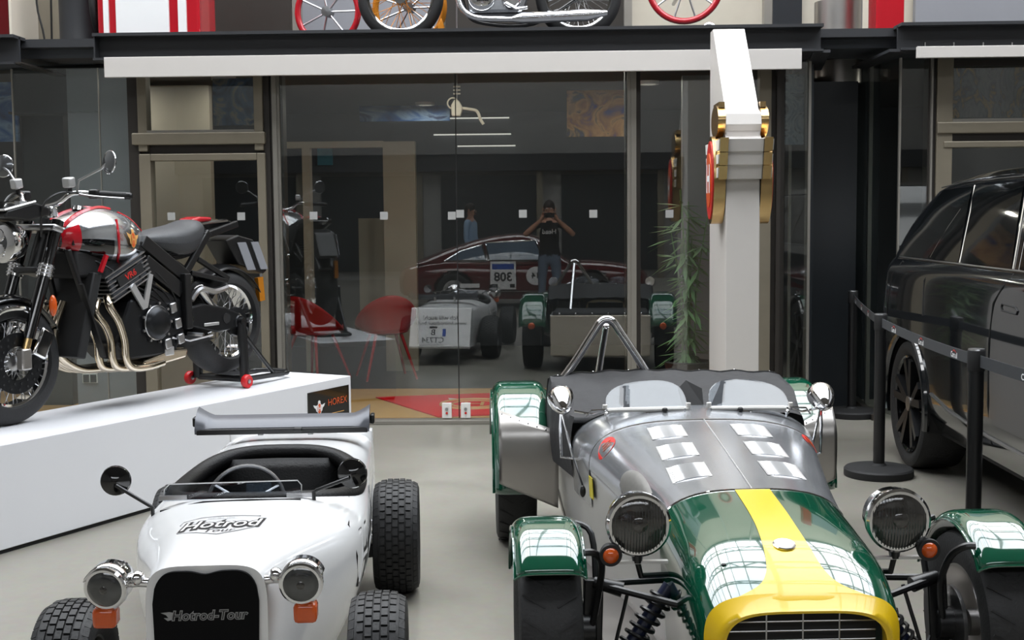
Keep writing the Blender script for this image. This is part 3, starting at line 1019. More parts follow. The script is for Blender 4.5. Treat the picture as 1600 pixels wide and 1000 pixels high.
# little acrylic windscreen
scr = MB().add([(-0.29, 0.60, 0.62), (0.163, 0.60, 0.632), (0.163, 0.605, 0.665), (0.150, 0.607, 0.680), (-0.268, 0.607, 0.676), (-0.285, 0.605, 0.660)], [(0, 1, 2, 3, 4, 5)])
so = scr.build('windscreen', 'screen', HR, smooth=0, thick=0.004)
MB().tube([scr.v[0], scr.v[5], scr.v[4], scr.v[3], scr.v[2], scr.v[1]], 0.0022, 6).build('edge', 'alu_side', so)
for x0, x1 in ((-0.30, -0.21), (0.115, 0.205)):
    MB().box(((x0 + x1) / 2, 0.596, 0.633), (0.09, 0.012, 0.014)).build('clamp', 'steel', so, smooth=0)
MB().tube([(-0.292, 0.565, hr_top(-0.292, 0.565) + 0.002), (-0.15, 0.55, hr_top(-0.15, 0.55) + 0.002), (0, 0.548, hr_top(0, 0.548) + 0.002), (0.164, 0.565, hr_top(0.164, 0.565) + 0.002)], 0.0035, 6).build('cowl_seal', 'black', HR)
# mirrors on thin arms
for sx, base, tip in ((-1, (-0.32, 0.585), (-0.44, 0.60, 0.693)), (1, (0.205, 0.585), (0.332, 0.60, 0.702))):
    bz = hr_top(base[0], base[1])
    mr_ = MB().lathe([(0, -0.012), (0.046, -0.010), (0.05, 0.0), (0.047, 0.012), (0.02, 0.03), (0.0, 0.034)], tip, (-0.1 * sx, -1, 0.08), 28).build('mirror', 'blackgloss', HR)
    MB().tube([(base[0], base[1], bz - 0.01), (base[0], base[1] - 0.003, bz + 0.028), (base[0] + 0.01 * sx, base[1] - 0.006, bz + 0.034), (tip[0] - 0.008 * sx, tip[1] - 0.036, tip[2] - 0.008)], 0.0065, 8).build('mirror_arm', 'black', mr_)
    MB().cyl((tip[0], tip[1] + 0.0115, tip[2]), (tip[0], tip[1] + 0.0135, tip[2]), 0.042, n=24).build('mirror_glass', 'chrome', mr_)
# grille panel
gpoly = []
for k in range(49):
    a = -1 + 2 * k / 48
    t = max(0.0, (abs(a) - 0.45) / 0.55)
    z = 0.622 - 0.009 * math.exp(-(a / 0.20) ** 2) - 0.085 * (1 - sqrt(max(0, 1 - t ** 3.2)))
    gpoly.append((0.139 * a, z))
gpoly += [(0.136, 0.42), (0.128, 0.34), (0.10, 0.22), (-0.10, 0.22), (-0.128, 0.34), (-0.136, 0.42)]
gr = MB().prism(gpoly, -0.262, -0.252, 'xz').build('grille', pmat('black_grille_cloth', srgb(9, 9, 11), 0.6, spec=0.12, var=0.1, scale=80), HR, smooth=0)
gl_fn = planar((0.008, -0.2635, 0.503), (1, 0, 0.0), (0, 0, 1))
lettering('Hotrod-Tour', 0.036, 'print_grey', gr, lambda a, b: gl_fn(a, b), offset=0.0020, shear=0.18, name='lettering_outline')
lettering('Hotrod-Tour', 0.036, 'print_black', gr, lambda a, b: gl_fn(a, b) + Vector((0, -0.0012, 0)), offset=-0.0002, shear=0.18)
MB().add([gl_fn(a, b) for a, b in ((-0.092, -0.008), (-0.108, -0.012), (-0.118, -0.004), (-0.106, -0.004), (-0.112, 0.004), (-0.126, 0.010), (-0.104, 0.012), (-0.092, 0.010))], [tuple(range(8))]).build('flame_mark', 'print_grey', gr, smooth=0, fix=False)
# headlamps with indicators
for sx in (-1, 1):
    c = Vector((0.253 * sx, -0.285, 0.588))
    hl = MB().lathe([(0.0, 0.118), (0.028, 0.112), (0.045, 0.092), (0.053, 0.06), (0.055, 0.02), (0.058, 0.014), (0.058, -0.002), (0.053, -0.006)], c, (0.16 if sx < 0 else 0.02, 1, 0.10), 36).build('headlamp', 'chrome', HR)
    MB().lathe([(0.0, -0.014), (0.03, -0.012), (0.046, -0.007), (0.053, 0.0)], c, (0.16 if sx < 0 else 0.02, 1, 0.10), 32).build('lens', 'lens', hl)
    MB().lathe([(0.0, -0.0155), (0.008, -0.0155), (0.012, -0.0125)], c, (0.16 if sx < 0 else 0.02, 1, 0.10), 20).build('bulb_shield', 'lens_dark', hl)
    vis = MB().grid(lambda u, v: c + Vector((0.060 * cos(radians(20 + 140 * u)), -0.004 + 0.075 * v, 0.060 * sin(radians(20 + 140 * u)))), 16, 2)
    vis.build('visor', 'chrome', hl, thick=0.003)
    MB().tube([c + Vector((-0.05 * sx, 0.05, 0.0)), c + Vector((-0.075 * sx, 0.05, 0.002)), c + Vector((-0.10 * sx, 0.05, 0.0))], 0.013, 10).ball(c + Vector((-0.072 * sx, 0.05, 0.012)), 0.02, 12, 8).build('bracket', 'chrome', hl)
    i_ = MB().box(c + Vector((0.008 * sx, 0.03, -0.082)), (0.062, 0.06, 0.055)).build('indicator', 'amber', HR, bevel=0.012)
    MB().cyl(c + Vector((0.008 * sx, 0.04, -0.06)), c + Vector((0, 0.04, -0.045)), 0.01, n=10).build('stem', 'black', i_)


# wheels
def blocky_wheel(R, w, rimR, nb, rows):
    tyre = MB().lathe(tyre_profile(R - 0.007, w, rimR), (0, 0, 0), (1, 0, 0), 48, closed=True).mesh('tyre', 'rubber')
    tb = MB()
    h = w / 2
    for j in range(rows):
        xc = -h * 0.82 + 2 * h * 0.82 * j / (rows - 1)
        bw = 2 * h * 0.82 / (rows - 1) * 0.80
        drop = 0.0 if abs(xc) < h * 0.5 else (0.004 if abs(xc) < h * 0.75 else 0.016)
        for k in range(nb):
            a = 2 * pi * (k + 0.5 * (j % 2)) / nb
            rot = Matrix.Rotation(a, 3, 'X')
            tl = Matrix.Rotation((1 if xc > 0 else -1) * (0.0 if drop < 0.002 else (0.12 if drop < 0.01 else 0.5)), 3, 'Y')
            tb.box(rot @ Vector((xc, 0, R - 0.006 - drop)), (bw, 2 * pi * R / nb * 0.78, 0.014), rot @ tl)
    tread = tb.mesh('tread', 'rubber', smooth=0, fix=False)
    rim = MB().lathe([(0.03, -h * 0.1), (rimR * 0.55, -h * 0.2), (rimR * 0.8, -h * 0.45), (rimR * 0.95, -h * 0.75), (rimR + 0.006, -h * 0.8), (rimR + 0.006, h * 0.8), (rimR * 0.95, h * 0.75), (rimR * 0.8, h * 0.35), (rimR * 0.55, h * 0.3), (0.03, h * 0.35)], (0, 0, 0), (1, 0, 0), 32, closed=True).mesh('wheel', 'black')
    return rim, tyre, tread


def put_wheel(parent, meshes, loc, side=1, hub='steel'):
    rim, tyre, tread = meshes
    wh = link('wheel', rim, parent, loc=loc)
    link('tyre', tyre, wh)
    if tread is not None:
        t = link('tread', tread, wh)
        t['kind'] = 'stuff'
    MB().lathe([(0.0, 0.02), (0.035, 0.015), (0.04, 0.0), (0.04, -0.05)], (0, 0, 0), (side, 0, 0), 20).build('hub_cap', hub, wh)
    return wh


fw = blocky_wheel(0.228, 0.165, 0.125, 42, 7)
rw = blocky_wheel(0.232, 0.185, 0.125, 42, 7)
for sx in (-1, 1):
    put_wheel(HR, fw, (0.437 * sx, 0.05, 0.228), sx)
    put_wheel(HR, rw, (0.440 * sx, 1.62, 0.232), sx)
MB().cyl((-0.40, 0.05, 0.20), (0.40, 0.05, 0.20), 0.016, n=12).bar((-0.36, 0.09, 0.25), (0.36, 0.09, 0.25), 0.02, 0.03).build('front_axle', 'black', HR)
ra = MB().cyl((-0.40, 1.62, 0.232), (0.40, 1.62, 0.232), 0.022, n=12).bar((-0.38, 1.55, 0.19), (0.38, 1.55, 0.19), 0.04, 0.05).box((0.31, 1.58, 0.26), (0.05, 0.1, 0.12)).build('rear_axle', 'black', HR)
MB().cyl((0.33, 1.56, 0.235), (0.37, 1.56, 0.235), 0.03, n=14).cyl((0.30, 1.56, 0.30), (0.36, 1.56, 0.30), 0.018, n=12).build('brake', 'steel', ra)
# rear wing
wg = []
for k in range(33):
    t = -1 + 2 * k / 32
    x = -0.036 + 0.362 * t
    e = max(0, (abs(t) - 0.80) / 0.20)
    up = 0.036 * e ** 1.4
    lo = -0.006 * e
    ch = 0.10 + 0.02 * e
    yc, zc = 1.80, 0.676
    wg.append([(x, yc - ch / 2, zc - 0.022 + lo), (x, yc - ch / 2 - 0.004, zc - 0.004 + lo), (x, yc - ch * 0.30, zc + 0.018 + up * 0.6), (x, yc + ch * 0.15, zc + 0.030 + up), (x, yc + ch / 2, zc + 0.036 + up), (x, yc + ch / 2, zc + 0.026 + up), (x, yc, zc - 0.008 + lo), (x, yc - ch * 0.3, zc - 0.026 + lo)])
wo = MB().loft(wg).build('rear_wing', pmat('graphite_wing', srgb(82, 84, 90), 0.34, metal=0.2, var=0.05), HR, smooth=45)
MB().span((-0.392, 1.738, 0.644), (0.320, 1.75, 0.668)).build('lower_edge', 'black', wo, smooth=0, bevel=0.004)
for sx in (-1, 1):
    MB().box((-0.036 + 0.372 * sx, 1.83, 0.69), (0.018, 0.07, 0.04)).build('end_cap', 'black', wo, bevel=0.006)
for x in (-0.135, 0.075):
    MB().box((x, 1.81, 0.655), (0.022, 0.025, 0.05)).build('wing_post', 'alu_side', wo, smooth=0)
MB().box((0.03, 1.74, 0.662), (0.035, 0.04, 0.018)).build('camera_mount', 'black', wo, bevel=0.004)
# hood and side lettering


def on_hood(cx, cy, ang=0.0, lift=0.0015):
    c, s_ = cos(ang), sin(ang)

    def f(a, b):
        x, y = cx + a * c - b * s_, cy + a * s_ + b * c
        return Vector((x, y, hr_top(x, y) + lift))
    return f


hf = on_hood(-0.036, 0.185, 0.10)
hg = on_hood(-0.036, 0.185, 0.10, 0.0026)
lettering('Hotrod', 0.105, 'print_black', hb, lambda a, b: hf(a * 0.72, b * 1.35), offset=0.0105, shear=0.28, name='lettering_outline')
lettering('Hotrod', 0.105, 'print_white', hb, lambda a, b: hg(a * 0.72, b * 1.35), offset=0.0002, shear=0.28)
lettering('BERLIN', 0.026, 'print_grey', hb, lambda a, b: hf(a + 0.0, b * 1.3 + 0.090))
lettering('Tour', 0.050, 'print_black', hb, lambda a, b: hf(a * 0.9, b * 1.1 - 0.082), shear=0.28)


def outline_tube(pts, f, r, nm, m, par, closed=False):
    return MB().tube([f(a, b) for a, b in pts], r, 5, closed).build(nm, m, par)


outline_tube([(-0.118, 0.045), (-0.112, 0.085), (-0.06, 0.115), (0, 0.120), (0.06, 0.115), (0.118, 0.10)], hf, 0.0018, 'shield_line', 'print_grey', hb)
outline_tube([(-0.118, -0.06), (-0.06, -0.095), (0.0, -0.130), (0.06, -0.095), (0.10, -0.06), (0.112, -0.03)], hf, 0.0018, 'shield_line', 'print_grey', hb)


def on_side(sgn, cy, cz):
    def f(a, b, lift=0.002):
        y, z = cy + a, cz + b
        w, zt, zs, zb, wb, n = lerp_table(HT, y)
        if z > zs:
            x = w * max(1 - ((z - zs) / (zt - zs)) ** n, 0) ** (1 / n)
        else:
            x = wb + (w - wb) * sin(pi / 2 * (z - zb) / (zs - zb))
        return Vector((sgn * (x + lift), y, z))
    return f


sf = on_side(1, 0.80, 0.43)
lettering('Hotrod', 0.24, 'print_black', hb, lambda a, b: sf(a * 0.85, b), offset=0.010, shear=0.2, name='lettering_outline')
lettering('Hotrod', 0.24, 'print_white', hb, lambda a, b: sf(a * 0.85, b, 0.004), offset=-0.002, shear=0.2)
outline_tube([(-0.34, 0.03), (-0.33, 0.13), (0.0, 0.165), (0.33, 0.13), (0.34, 0.03), (0.30, -0.08), (0, -0.16), (-0.30, -0.08)], sf, 0.003, 'shield_line', 'print_black', hb, True)
# sloping tail with slogan and number plate
tp = MB().prism([(2.12, 0.592), (2.18, 0.59), (2.20, 0.585), (2.38, 0.20), (2.37, 0.18), (2.12, 0.18)], -0.318, 0.318).build('tail_panel', 'white_gloss', HR, smooth=0, bevel=0.006)
sl_u, sl_n = Vector((0, -0.18, 0.385)).normalized(), Vector((0, 0.385, 0.18)).normalized()
t0 = Vector((0, 2.29, 0.3925))
tf = planar(t0 + sl_n * 0.0015, (-1, 0, 0), sl_u)
lettering('Ich will auch!', 0.070, 'print_black', tp, lambda a, b: tf(a, b + 0.105), shear=0.2)
lettering('www.hotrodtour.berlin', 0.058, 'print_black', tp, lambda a, b: tf(a, b + 0.045), shear=0.2)
pf = planar(t0 + sl_n * 0.008, (-1, 0, 0), sl_u)
npl = MB().add([tf(a, b) + sl_n * d for d in (0.0, 0.004) for a, b in ((-0.065, -0.19), (0.205, -0.19), (0.205, -0.015), (-0.065, -0.015))], [(0, 1, 2, 3), (4, 5, 6, 7), (0, 1, 5, 4), (1, 2, 6, 5), (2, 3, 7, 6), (3, 0, 4, 7)]).build('number_plate', 'print_white', HR, smooth=0)
lettering('B', 0.092, 'print_black', npl, lambda a, b: pf(a + 0.07, b - 0.060))
lettering('CT734', 0.084, 'print_black', npl, lambda a, b: pf(a + 0.07, b - 0.145))
MB().add([pf(a, b) for a, b in ((-0.062, -0.10), (-0.028, -0.10), (-0.028, -0.018), (-0.062, -0.018))], [(0, 1, 2, 3)]).build('country_strip', 'print_blue', npl, smooth=0, fix=False)
MB().add([pf(a, b) for a, b in ((0.03, -0.012), (0.11, -0.012), (0.11, 0.008), (0.03, 0.008))], [(0, 1, 2, 3)]).build('plate_lamp', 'print_black', npl, smooth=0, fix=False)


# ================================================================== GREEN ROADSTER
LR = thing('roadster', 'low open two-seater with polished bonnet and green yellow striped nose', 'car', (0.655, 3.85, 0), radians(3.5))
# nose cone: y, half width, top z, shoulder z, bottom z, exponent
NT = [(-0.47, .215, .470, .36, .225, 3.2), (-0.455, .245, .492, .37, .205, 3.4), (-0.42, .268, .520, .38, .19, 3.5), (-0.34, .283, .562, .40, .18, 3.6), (-0.22, .294, .605, .43, .17, 3.4),
      (-0.05, .300, .640, .46, .16, 3.0), (0.2, .305, .668, .50, .16, 2.8)]
BT = [(0.2, .305, .668, .50, .16, 2.8), (0.5, .345, .700, .53, .16, 2.8), (0.9, .415, .742, .56, .16, 2.8), (1.25, .480, .772, .58, .16, 2.8), (1.36, .490, .768, .58, .16, 2.8)]


def sect_top(tab, x, y):
    w, zt, zs, zb, n = lerp_table(tab, y)
    q = min(abs(x / w), 0.9995)
    return zs + (zt - zs) * (1 - q ** n) ** (1 / n)


def sect_pt(tab, y, v, side=0.62):
    w, zt, zs, zb, n = lerp_table(tab, y)
    s_ = -1 if v < 0.5 else 1
    q = abs(v - 0.5) * 2
    if q < side:
        t = pi / 2 * (1 - q / side)
        return (s_ * w * max(cos(t), 0) ** (2 / n), y, zs + (zt - zs) * max(sin(t), 0) ** (2 / n))
    t = (1 - q) / (1 - side)
    return (s_ * w * (0.93 + 0.07 * t), y, zb + (zs - zb) * t)


nose = MB().grid(lambda u, v: sect_pt(NT, -0.455 + 0.655 * u, v), 40, 72)
nose_o = nose.build('nose_cone', 'green', LR, smooth=60)
# yellow lip round the mouth
lip = []
for dy, k, dz in ((0.03, 1.012, 0.004), (-0.005, 1.0, 0.002), (-0.022, 0.95, -0.006), (-0.020, 0.90, -0.014), (0.01, 0.86, -0.02), (0.06, 0.84, -0.022)):
    ring = []
    for j in range(64):
        a = 2 * pi * j / 64
        c, s_ = cos(a), sin(a)
        w, zt, zs, zb, n = lerp_table(NT, max(-0.455 + max(dy, 0), -0.455))
        zc = (0.492 + 0.20) / 2
        hh = (zt - zb) / 2
        ring.append((w * k * math.copysign(abs(c) ** (2 / 4.2), c), -0.455 + dy, zc + (zt - 0.492) * (s_ > 0) + 0.146 * k * math.copysign(abs(s_) ** (2 / 3.6), s_) + dz * 0))
    lip.append(ring)
MB().loft(lip, cap0=False, cap1=False).build('nose_lip', 'yellow', LR, smooth=70)


def nose_half(y):
    """half width of the yellow paint at distance y along the nose"""
    return lerp_table([(-0.46, 0.60), (-0.44, 0.275), (-0.425, 0.185), (-0.40, 0.118), (-0.36, 0.086), (-0.30, 0.072), (-0.15, 0.060), (0.0, 0.057), (0.25, 0.056)], y)[0]


def stripe_pt(u, v):
    y = -0.452 + 0.652 * u
    w = lerp_table(NT, y)[0]
    h = min(nose_half(y), w * 0.985)
    # follow the section so the paint stays on the skin
    x = -h + 2 * h * v
    return (x, y, sect_top(NT, x, y) + 0.0018)


MB().grid(stripe_pt, 90, 48).build('stripe', 'yellow', nose_o, smooth=60)
cb = MB().lathe([(0.0, 0.006), (0.026, 0.005), (0.03, 0.0)], (-0.004, -0.235, sect_top(NT, 0, -0.235) + 0.001), (0, -0.25, 1), 24).build('nose_badge', 'white_plast', nose_o)
MB().torus((-0.004, -0.235, sect_top(NT, 0, -0.235) + 0.003), (0, -0.25, 1), 0.03, 0.003, 24, 6).build('badge_ring', 'chrome', cb)
for x, y in ((-0.19, -0.30),):
    MB().ball((x, y, sect_top(NT, x, y)), (0.008, 0.008, 0.004), 10, 6).build('screw', 'black', nose_o)
# grille in the mouth
gm = MB().span((-0.21, -0.40, 0.21), (0.21, -0.39, 0.475)).build('grille', 'blackmatte', LR, smooth=0)
for k in range(9):
    z = 0.235 + k * 0.026
    MB().cyl((-0.20, -0.432, z), (0.20, -0.432, z), 0.0022, n=6).build('bar', 'steel', gm)
for x in (-0.10, 0.0, 0.10):
    MB().cyl((x, -0.434, 0.22), (x, -0.434, 0.468), 0.0022, n=6).build('bar', 'steel', gm)

# polished bonnet and scuttle
bon = MB().grid(lambda u, v: sect_pt(BT, 0.205 + 0.845 * u, 0.19 + 0.62 * v), 30, 48).build('bonnet', 'alu', LR, smooth=60)
scu = MB().grid(lambda u, v: sect_pt(BT, 1.056 + 0.30 * u, 0.12 + 0.76 * v), 12, 48).build('scuttle', 'alu', LR, smooth=60)
MB().tube([sect_pt(BT, 0.203, 0.2 + 0.6 * k / 30) for k in range(31)], 0.004, 6).build('bonnet_edge', 'chrome', bon)
MB().tube([(0.0, y, sect_top(BT, 0, y) + 0.001) for y in (0.21, 0.5, 0.8, 1.05)], 0.0028, 6).build('centre_seam', 'alu_side', bon)
sm = MB().tube([(x, 1.053, sect_top(BT, x, 1.053) + 0.001) for x in [-0.44 + 0.88 * k / 24 for k in range(25)]], 0.003, 6).build('scuttle_seam', 'alu_dull', scu)


def on_bonnet(cx, cy, lift=0.002):
    return lambda a, b: Vector((cx + a, cy + b, sect_top(BT, cx + a, cy + b) + lift))


for cx, cy in ((-0.165, 0.905), (-0.165, 0.665), (-0.165, 0.430), (0.150, 0.905), (0.150, 0.665), (0.150, 0.430)):
    f = on_bonnet(cx, cy)
    lv = MB()
    lv.add([f(a, b) for a, b in ((-0.066, -0.078), (0.066, -0.078), (0.066, 0.078), (-0.066, 0.078))], [(0, 1, 2, 3)])
    for k in range(8):
        b0 = -0.072 + k * 0.0185
        q = []
        for j in range(7):
            a = -0.06 + 0.12 * j / 6
            e = sin(pi * j / 6) ** 0.4
            q.append((f(a, b0), f(a, b0 + 0.005) + Vector((0, 0, 0.006 * e)), f(a, b0 + 0.015) + Vector((0, 0, 0.001))))
        lv.loft([list(r) for r in q], cap0=False, cap1=False, closed=False)
    lv.build('louvre_panel', 'alu_side', bon, smooth=30, fix=False)
# round red stickers on the bonnet shoulders
for cx, cy, rx, ry in ((-0.385, 0.965, 0.032, 0.062), (0.392, 0.985, 0.026, 0.055)):
    f = on_bonnet(cx, cy, 0.002)
    stk = MB().add([f(rx * cos(2 * pi * k / 24), ry * sin(2 * pi * k / 24)) for k in range(24)], [tuple(range(24))]).build('round_sticker', 'print_red', bon, smooth=0, fix=False)
    f2 = on_bonnet(cx, cy, 0.0035)
    for b0 in (-0.018, 0.0, 0.018):
        MB().tube([f2(a_ * rx, b0) for a_ in (-0.5, 0.0, 0.5)], 0.0016, 5).build('sticker_line', 'print_orange', stk)
# carburettor blister on the left side of the bonnet
rings = []
for i in range(13):
    t = i / 12
    y = 0.30 + 0.36 * t
    r = 0.085 * (sin(pi * (0.12 + 0.88 * t) ** 0.8) ** 0.55 if t < 1 else 0.0) + 0.004
    base = Vector((-lerp_table(BT, y)[0] + 0.012, y, 0.575 + 0.03 * t))
    rings.append([base + Vector((-r * 0.5 * sin(pi * k / 14), 0, r * cos(pi * k / 14))) for k in range(15)])
bls = MB().loft(rings, cap0=True, cap1=True, closed=False).build('intake_blister', pmat('grey_mesh_cover', srgb(120, 118, 114), 0.6, metal=0.2, var=0.15, scale=60), bon, smooth=60)
MB().tube([r_[7] + Vector((-0.001, 0, 0.0)) for r_ in rings], 0.002, 5).build('blister_seam', 'steel', bls)

# body tub sides
for sx in (-1, 1):
    sp = [(0.10, 0.300), (0.5, 0.345), (0.9, 0.412), (1.25, 0.475), (1.5, 0.495), (2.0, 0.50), (2.65, 0.49)]

    def side_pt(u, v, sx=sx):
        y = 0.10 + 2.55 * u
        w = lerp_table(sp, y)[0]
        top = lerp_table([(0.1, .52), (0.5, .545), (0.9, .58), (1.25, .60), (1.45, .56), (1.7, .52), (2.1, .56), (2.65, .56)], y)[0]
        return (sx * (w * (0.93 + 0.07 * v)), y, 0.15 + (top - 0.15) * v)
    MB().grid(side_pt, 40, 8).build('side_panel', 'alu_side', LR, smooth=60, thick=0.006)
MB().span((-0.47, 0.1, 0.14), (0.47, 2.6, 0.16)).build('floor_pan', 'alu_dull', LR, smooth=0)
MB().span((-0.49, 2.62, 0.16), (0.49, 2.66, 0.56)).build('rear_panel', 'cream', LR, smooth=0, bevel=0.01)
bt_ = MB().span((-0.47, 2.15, 0.50), (0.47, 2.64, 0.60)).build('boot_cover', 'vinyl', LR, bevel=0.03)
for k in range(6):
    MB().ball((-0.4 + 0.16 * k, 2.64, 0.575), 0.012, 8, 6).build('press_stud', 'chrome', bt_)
yb = MB().add([(-0.431, 1.00, 0.462), (-0.4385, 1.06, 0.462), (-0.443, 1.06, 0.545), (-0.436, 1.00, 0.545)], [(0, 1, 2, 3)]).build('side_badge', 'print_yellow', LR, smooth=0, fix=False, thick=0.003)

# black weather cover over the cockpit


def cover_pt(u, v):
    y = 1.33 + 0.80 * u
    wdt = 0.470 + 0.06 * min(1, u * 2.2)
    zt = lerp_table([(0, .745), (0.18, .752), (0.45, .79), (0.7, .822), (0.86, .824), (1.0, .70)], u)[0]
    q = (v - 0.5) * 2
    a = abs(q)
    wr = 0.006 * sin(19 * u + 5 * q) * (1 - a) + 0.004 * sin(31 * q + 8 * u)
    if a < 0.74:
        x = wdt * a / 0.74
        z = zt - 0.02 * (a / 0.74) ** 4 + wr
    else:
        t = (a - 0.74) / 0.26
        x = wdt + 0.012 * sin(pi * t)
        z = (zt - 0.02) + (0.50 - zt) * t
    return (math.copysign(x, q) - 0.012, y, z)


cv = MB().grid(cover_pt, 36, 60).build('cockpit_cover', 'vinyl', LR, smooth=70)
MB().tube([cover_pt(0.80, 0.06 + 0.88 * k / 40) for k in range(41)], 0.006, 6).build('cover_piping', 'black', cv)
for k in range(7):
    p = cover_pt(0.84, 0.16 + 0.68 * k / 6)
    MB().ball((p[0], p[1], p[2] + 0.002), 0.005, 8, 6).build('press_stud', 'chrome', cv)
MB().add([(-0.03, 1.37, 0.765), (0.055, 1.36, 0.765), (0.055, 1.40, 0.83), (-0.005, 1.44, 0.86), (-0.04, 1.42, 0.83)], [(0, 1, 2, 3, 4)]).build('mirror_back', 'blackmatte', LR, smooth=0, thick=0.012)

# aero screens
for sx, x0, x1 in ((-1, -0.36, -0.035), (1, 0.055, 0.375)):
    xm, hwid = (x0 + x1) / 2, (x1 - x0) / 2
    zb0, yb0 = 0.775, 1.225

    def arc(t, k=1.0, xm=xm, hwid=hwid, sx=sx):
        # rounded top, the outer end lower
        x = math.copysign(abs(cos(t)) ** 0.75, cos(t)) * hwid * k
        h = 0.098 * sin(t) ** 0.62 * (1 + 0.10 * (-x * sx) / hwid) if sin(t) > 0 else 0
        return Vector((xm + x, yb0 + h * 1.0, zb0 + h * 0.98 + 0.004 - 0.03 * max(0, abs(xm + x) - 0.25)))
    top = [arc(pi * k / 24) for k in range(25)]
    g = MB().add(top, [tuple(range(25))]).build('aero_screen', 'screen', LR, smooth=0, thick=0.005, fix=False)
    f0, f1 = arc(pi) + Vector((-0.004, 0, 0.018)), arc(0) + Vector((0.004, 0, 0.018))
    fr = [f0, arc(pi) + Vector((0, 0, -0.004))] + [Vector((xm + hwid * q, yb0 - 0.004 - 0.012 * (1 - q * q), zb0 + 0.0 - 0.03 * max(0, abs(xm + hwid * q) - 0.25))) for q in (-0.8, -0.4, 0, 0.4, 0.8)] + [arc(0) + Vector((0, 0, -0.004)), f1]
    MB().tube(spline(fr, 4), 0.010, 8).build('frame', 'white_plast', g)
    for q in (-1.0, 0.0, 0.92):
        p = Vector((xm + hwid * q, yb0 - 0.01, zb0 - 0.008))
        MB().cyl(p + Vector((0, 0, -0.03)), p + Vector((0, 0, 0.01)), 0.006, n=8).ball(p + Vector((0, -0.006, -0.008)), 0.010, 10, 8).build('mount', 'chrome', g)
    ox = (x0 if sx < 0 else x1)
    MB().tube([(ox, 1.215, 0.77), (ox + 0.05 * sx, 1.22, 0.757), (ox + 0.125 * sx, 1.235, 0.768)], 0.005, 6).tube([(ox, 1.215, 0.775), (ox + 0.06 * sx, 1.2, 0.775), (ox + 0.08 * sx, 1.21, 0.75)], 0.004, 6).build('stay', 'chrome', g)
for x in (-0.13, 0.17):
    MB().ball((x, 1.19, sect_top(BT, x, 1.19) + 0.008), 0.012, 10, 8).build('washer_jet', 'black', scu)
# bullet mirrors on triangular arms
for sx, mx in ((-1, -0.536), (1, 0.510)):
    c = Vector((mx, 1.26, 0.815))
    mo = MB().lathe([(0.0, -0.115), (0.014, -0.106), (0.034, -0.075), (0.047, -0.036), (0.054, 0.0), (0.054, 0.014), (0.05, 0.020), (0, 0.021)], c, (0.05 * sx, 1, 0.30), 30).build('mirror', 'chrome', LR)
    MB().tube([c + Vector((0, 0.0, -0.04)), c + Vector((0.004 * sx, 0.0, -0.12)), c + Vector((0, 0.0, -0.235)), Vector((sx * 0.455, 1.20, 0.58))], 0.006, 8).tube([c + Vector((0, 0, -0.05)), Vector((mx - 0.045 * sx, 1.24, 0.58))], 0.0045, 8).build('mirror_arm', 'chrome', mo)
MB().tube([(-0.49, 1.2, 0.585), (-0.478, 1.12, 0.54), (-0.463, 1.1, 0.49)], 0.004, 6).ball((-0.465, 1.095, 0.475), (0.012, 0.012, 0.024), 10, 8).build('bonnet_catch', 'black', LR)

# roll bar behind the left seat
rb = MB().tube(spline([(-0.482, 1.98, 0.80), (-0.42, 1.98, 0.885), (-0.345, 1.985, 1.00), (-0.305, 1.985, 1.058), (-0.275, 1.985, 1.072), (-0.245, 1.985, 1.058), (-0.205, 1.985, 1.00), (-0.13, 1.98, 0.885), (-0.078, 1.98, 0.80)], 5), 0.019, 14).build('roll_bar', 'chrome', LR)
MB().tube([(-0.278, 2.0, 1.04), (-0.30, 2.42, 0.60)], 0.016, 12).build('rear_stay', 'chrome', rb)
MB().bar((-0.282, 1.99, 1.03), (-0.318, 1.99, 0.80), 0.034, 0.012).build('harness', 'black', rb, smooth=0)

# front wheels under cycle wings
RT, RW = 0.288, 0.185
ft = MB().lathe(tyre_profile(RT, RW, 0.175), (0, 0, 0), (1, 0, 0), 56, closed=True)
ftm = ft.mesh('tyre', 'rubber')
rimm = MB().lathe([(0.04, -0.02), (0.10, -0.03), (0.155, -0.055), (0.172, -0.075), (0.18, -0.075), (0.18, 0.075), (0.172, 0.075), (0.155, 0.05), (0.10, 0.03), (0.04, 0.04)], (0, 0, 0), (1, 0, 0), 40, closed=True).mesh('wheel', 'alu_dull')
grv = MB()
for k in range(26):
    a = 2 * pi * k / 26
    for sx in (-1, 1):
        rot = Matrix.Rotation(a, 3, 'X')
        grv.box(rot @ Vector((sx * 0.05, 0, RT - 0.0005)), (0.075, 0.006, 0.003), rot @ Matrix.Rotation(sx * 0.55, 3, 'Z'))
grvm = grv.mesh('tread', 'blackmatte', smooth=0, fix=False)
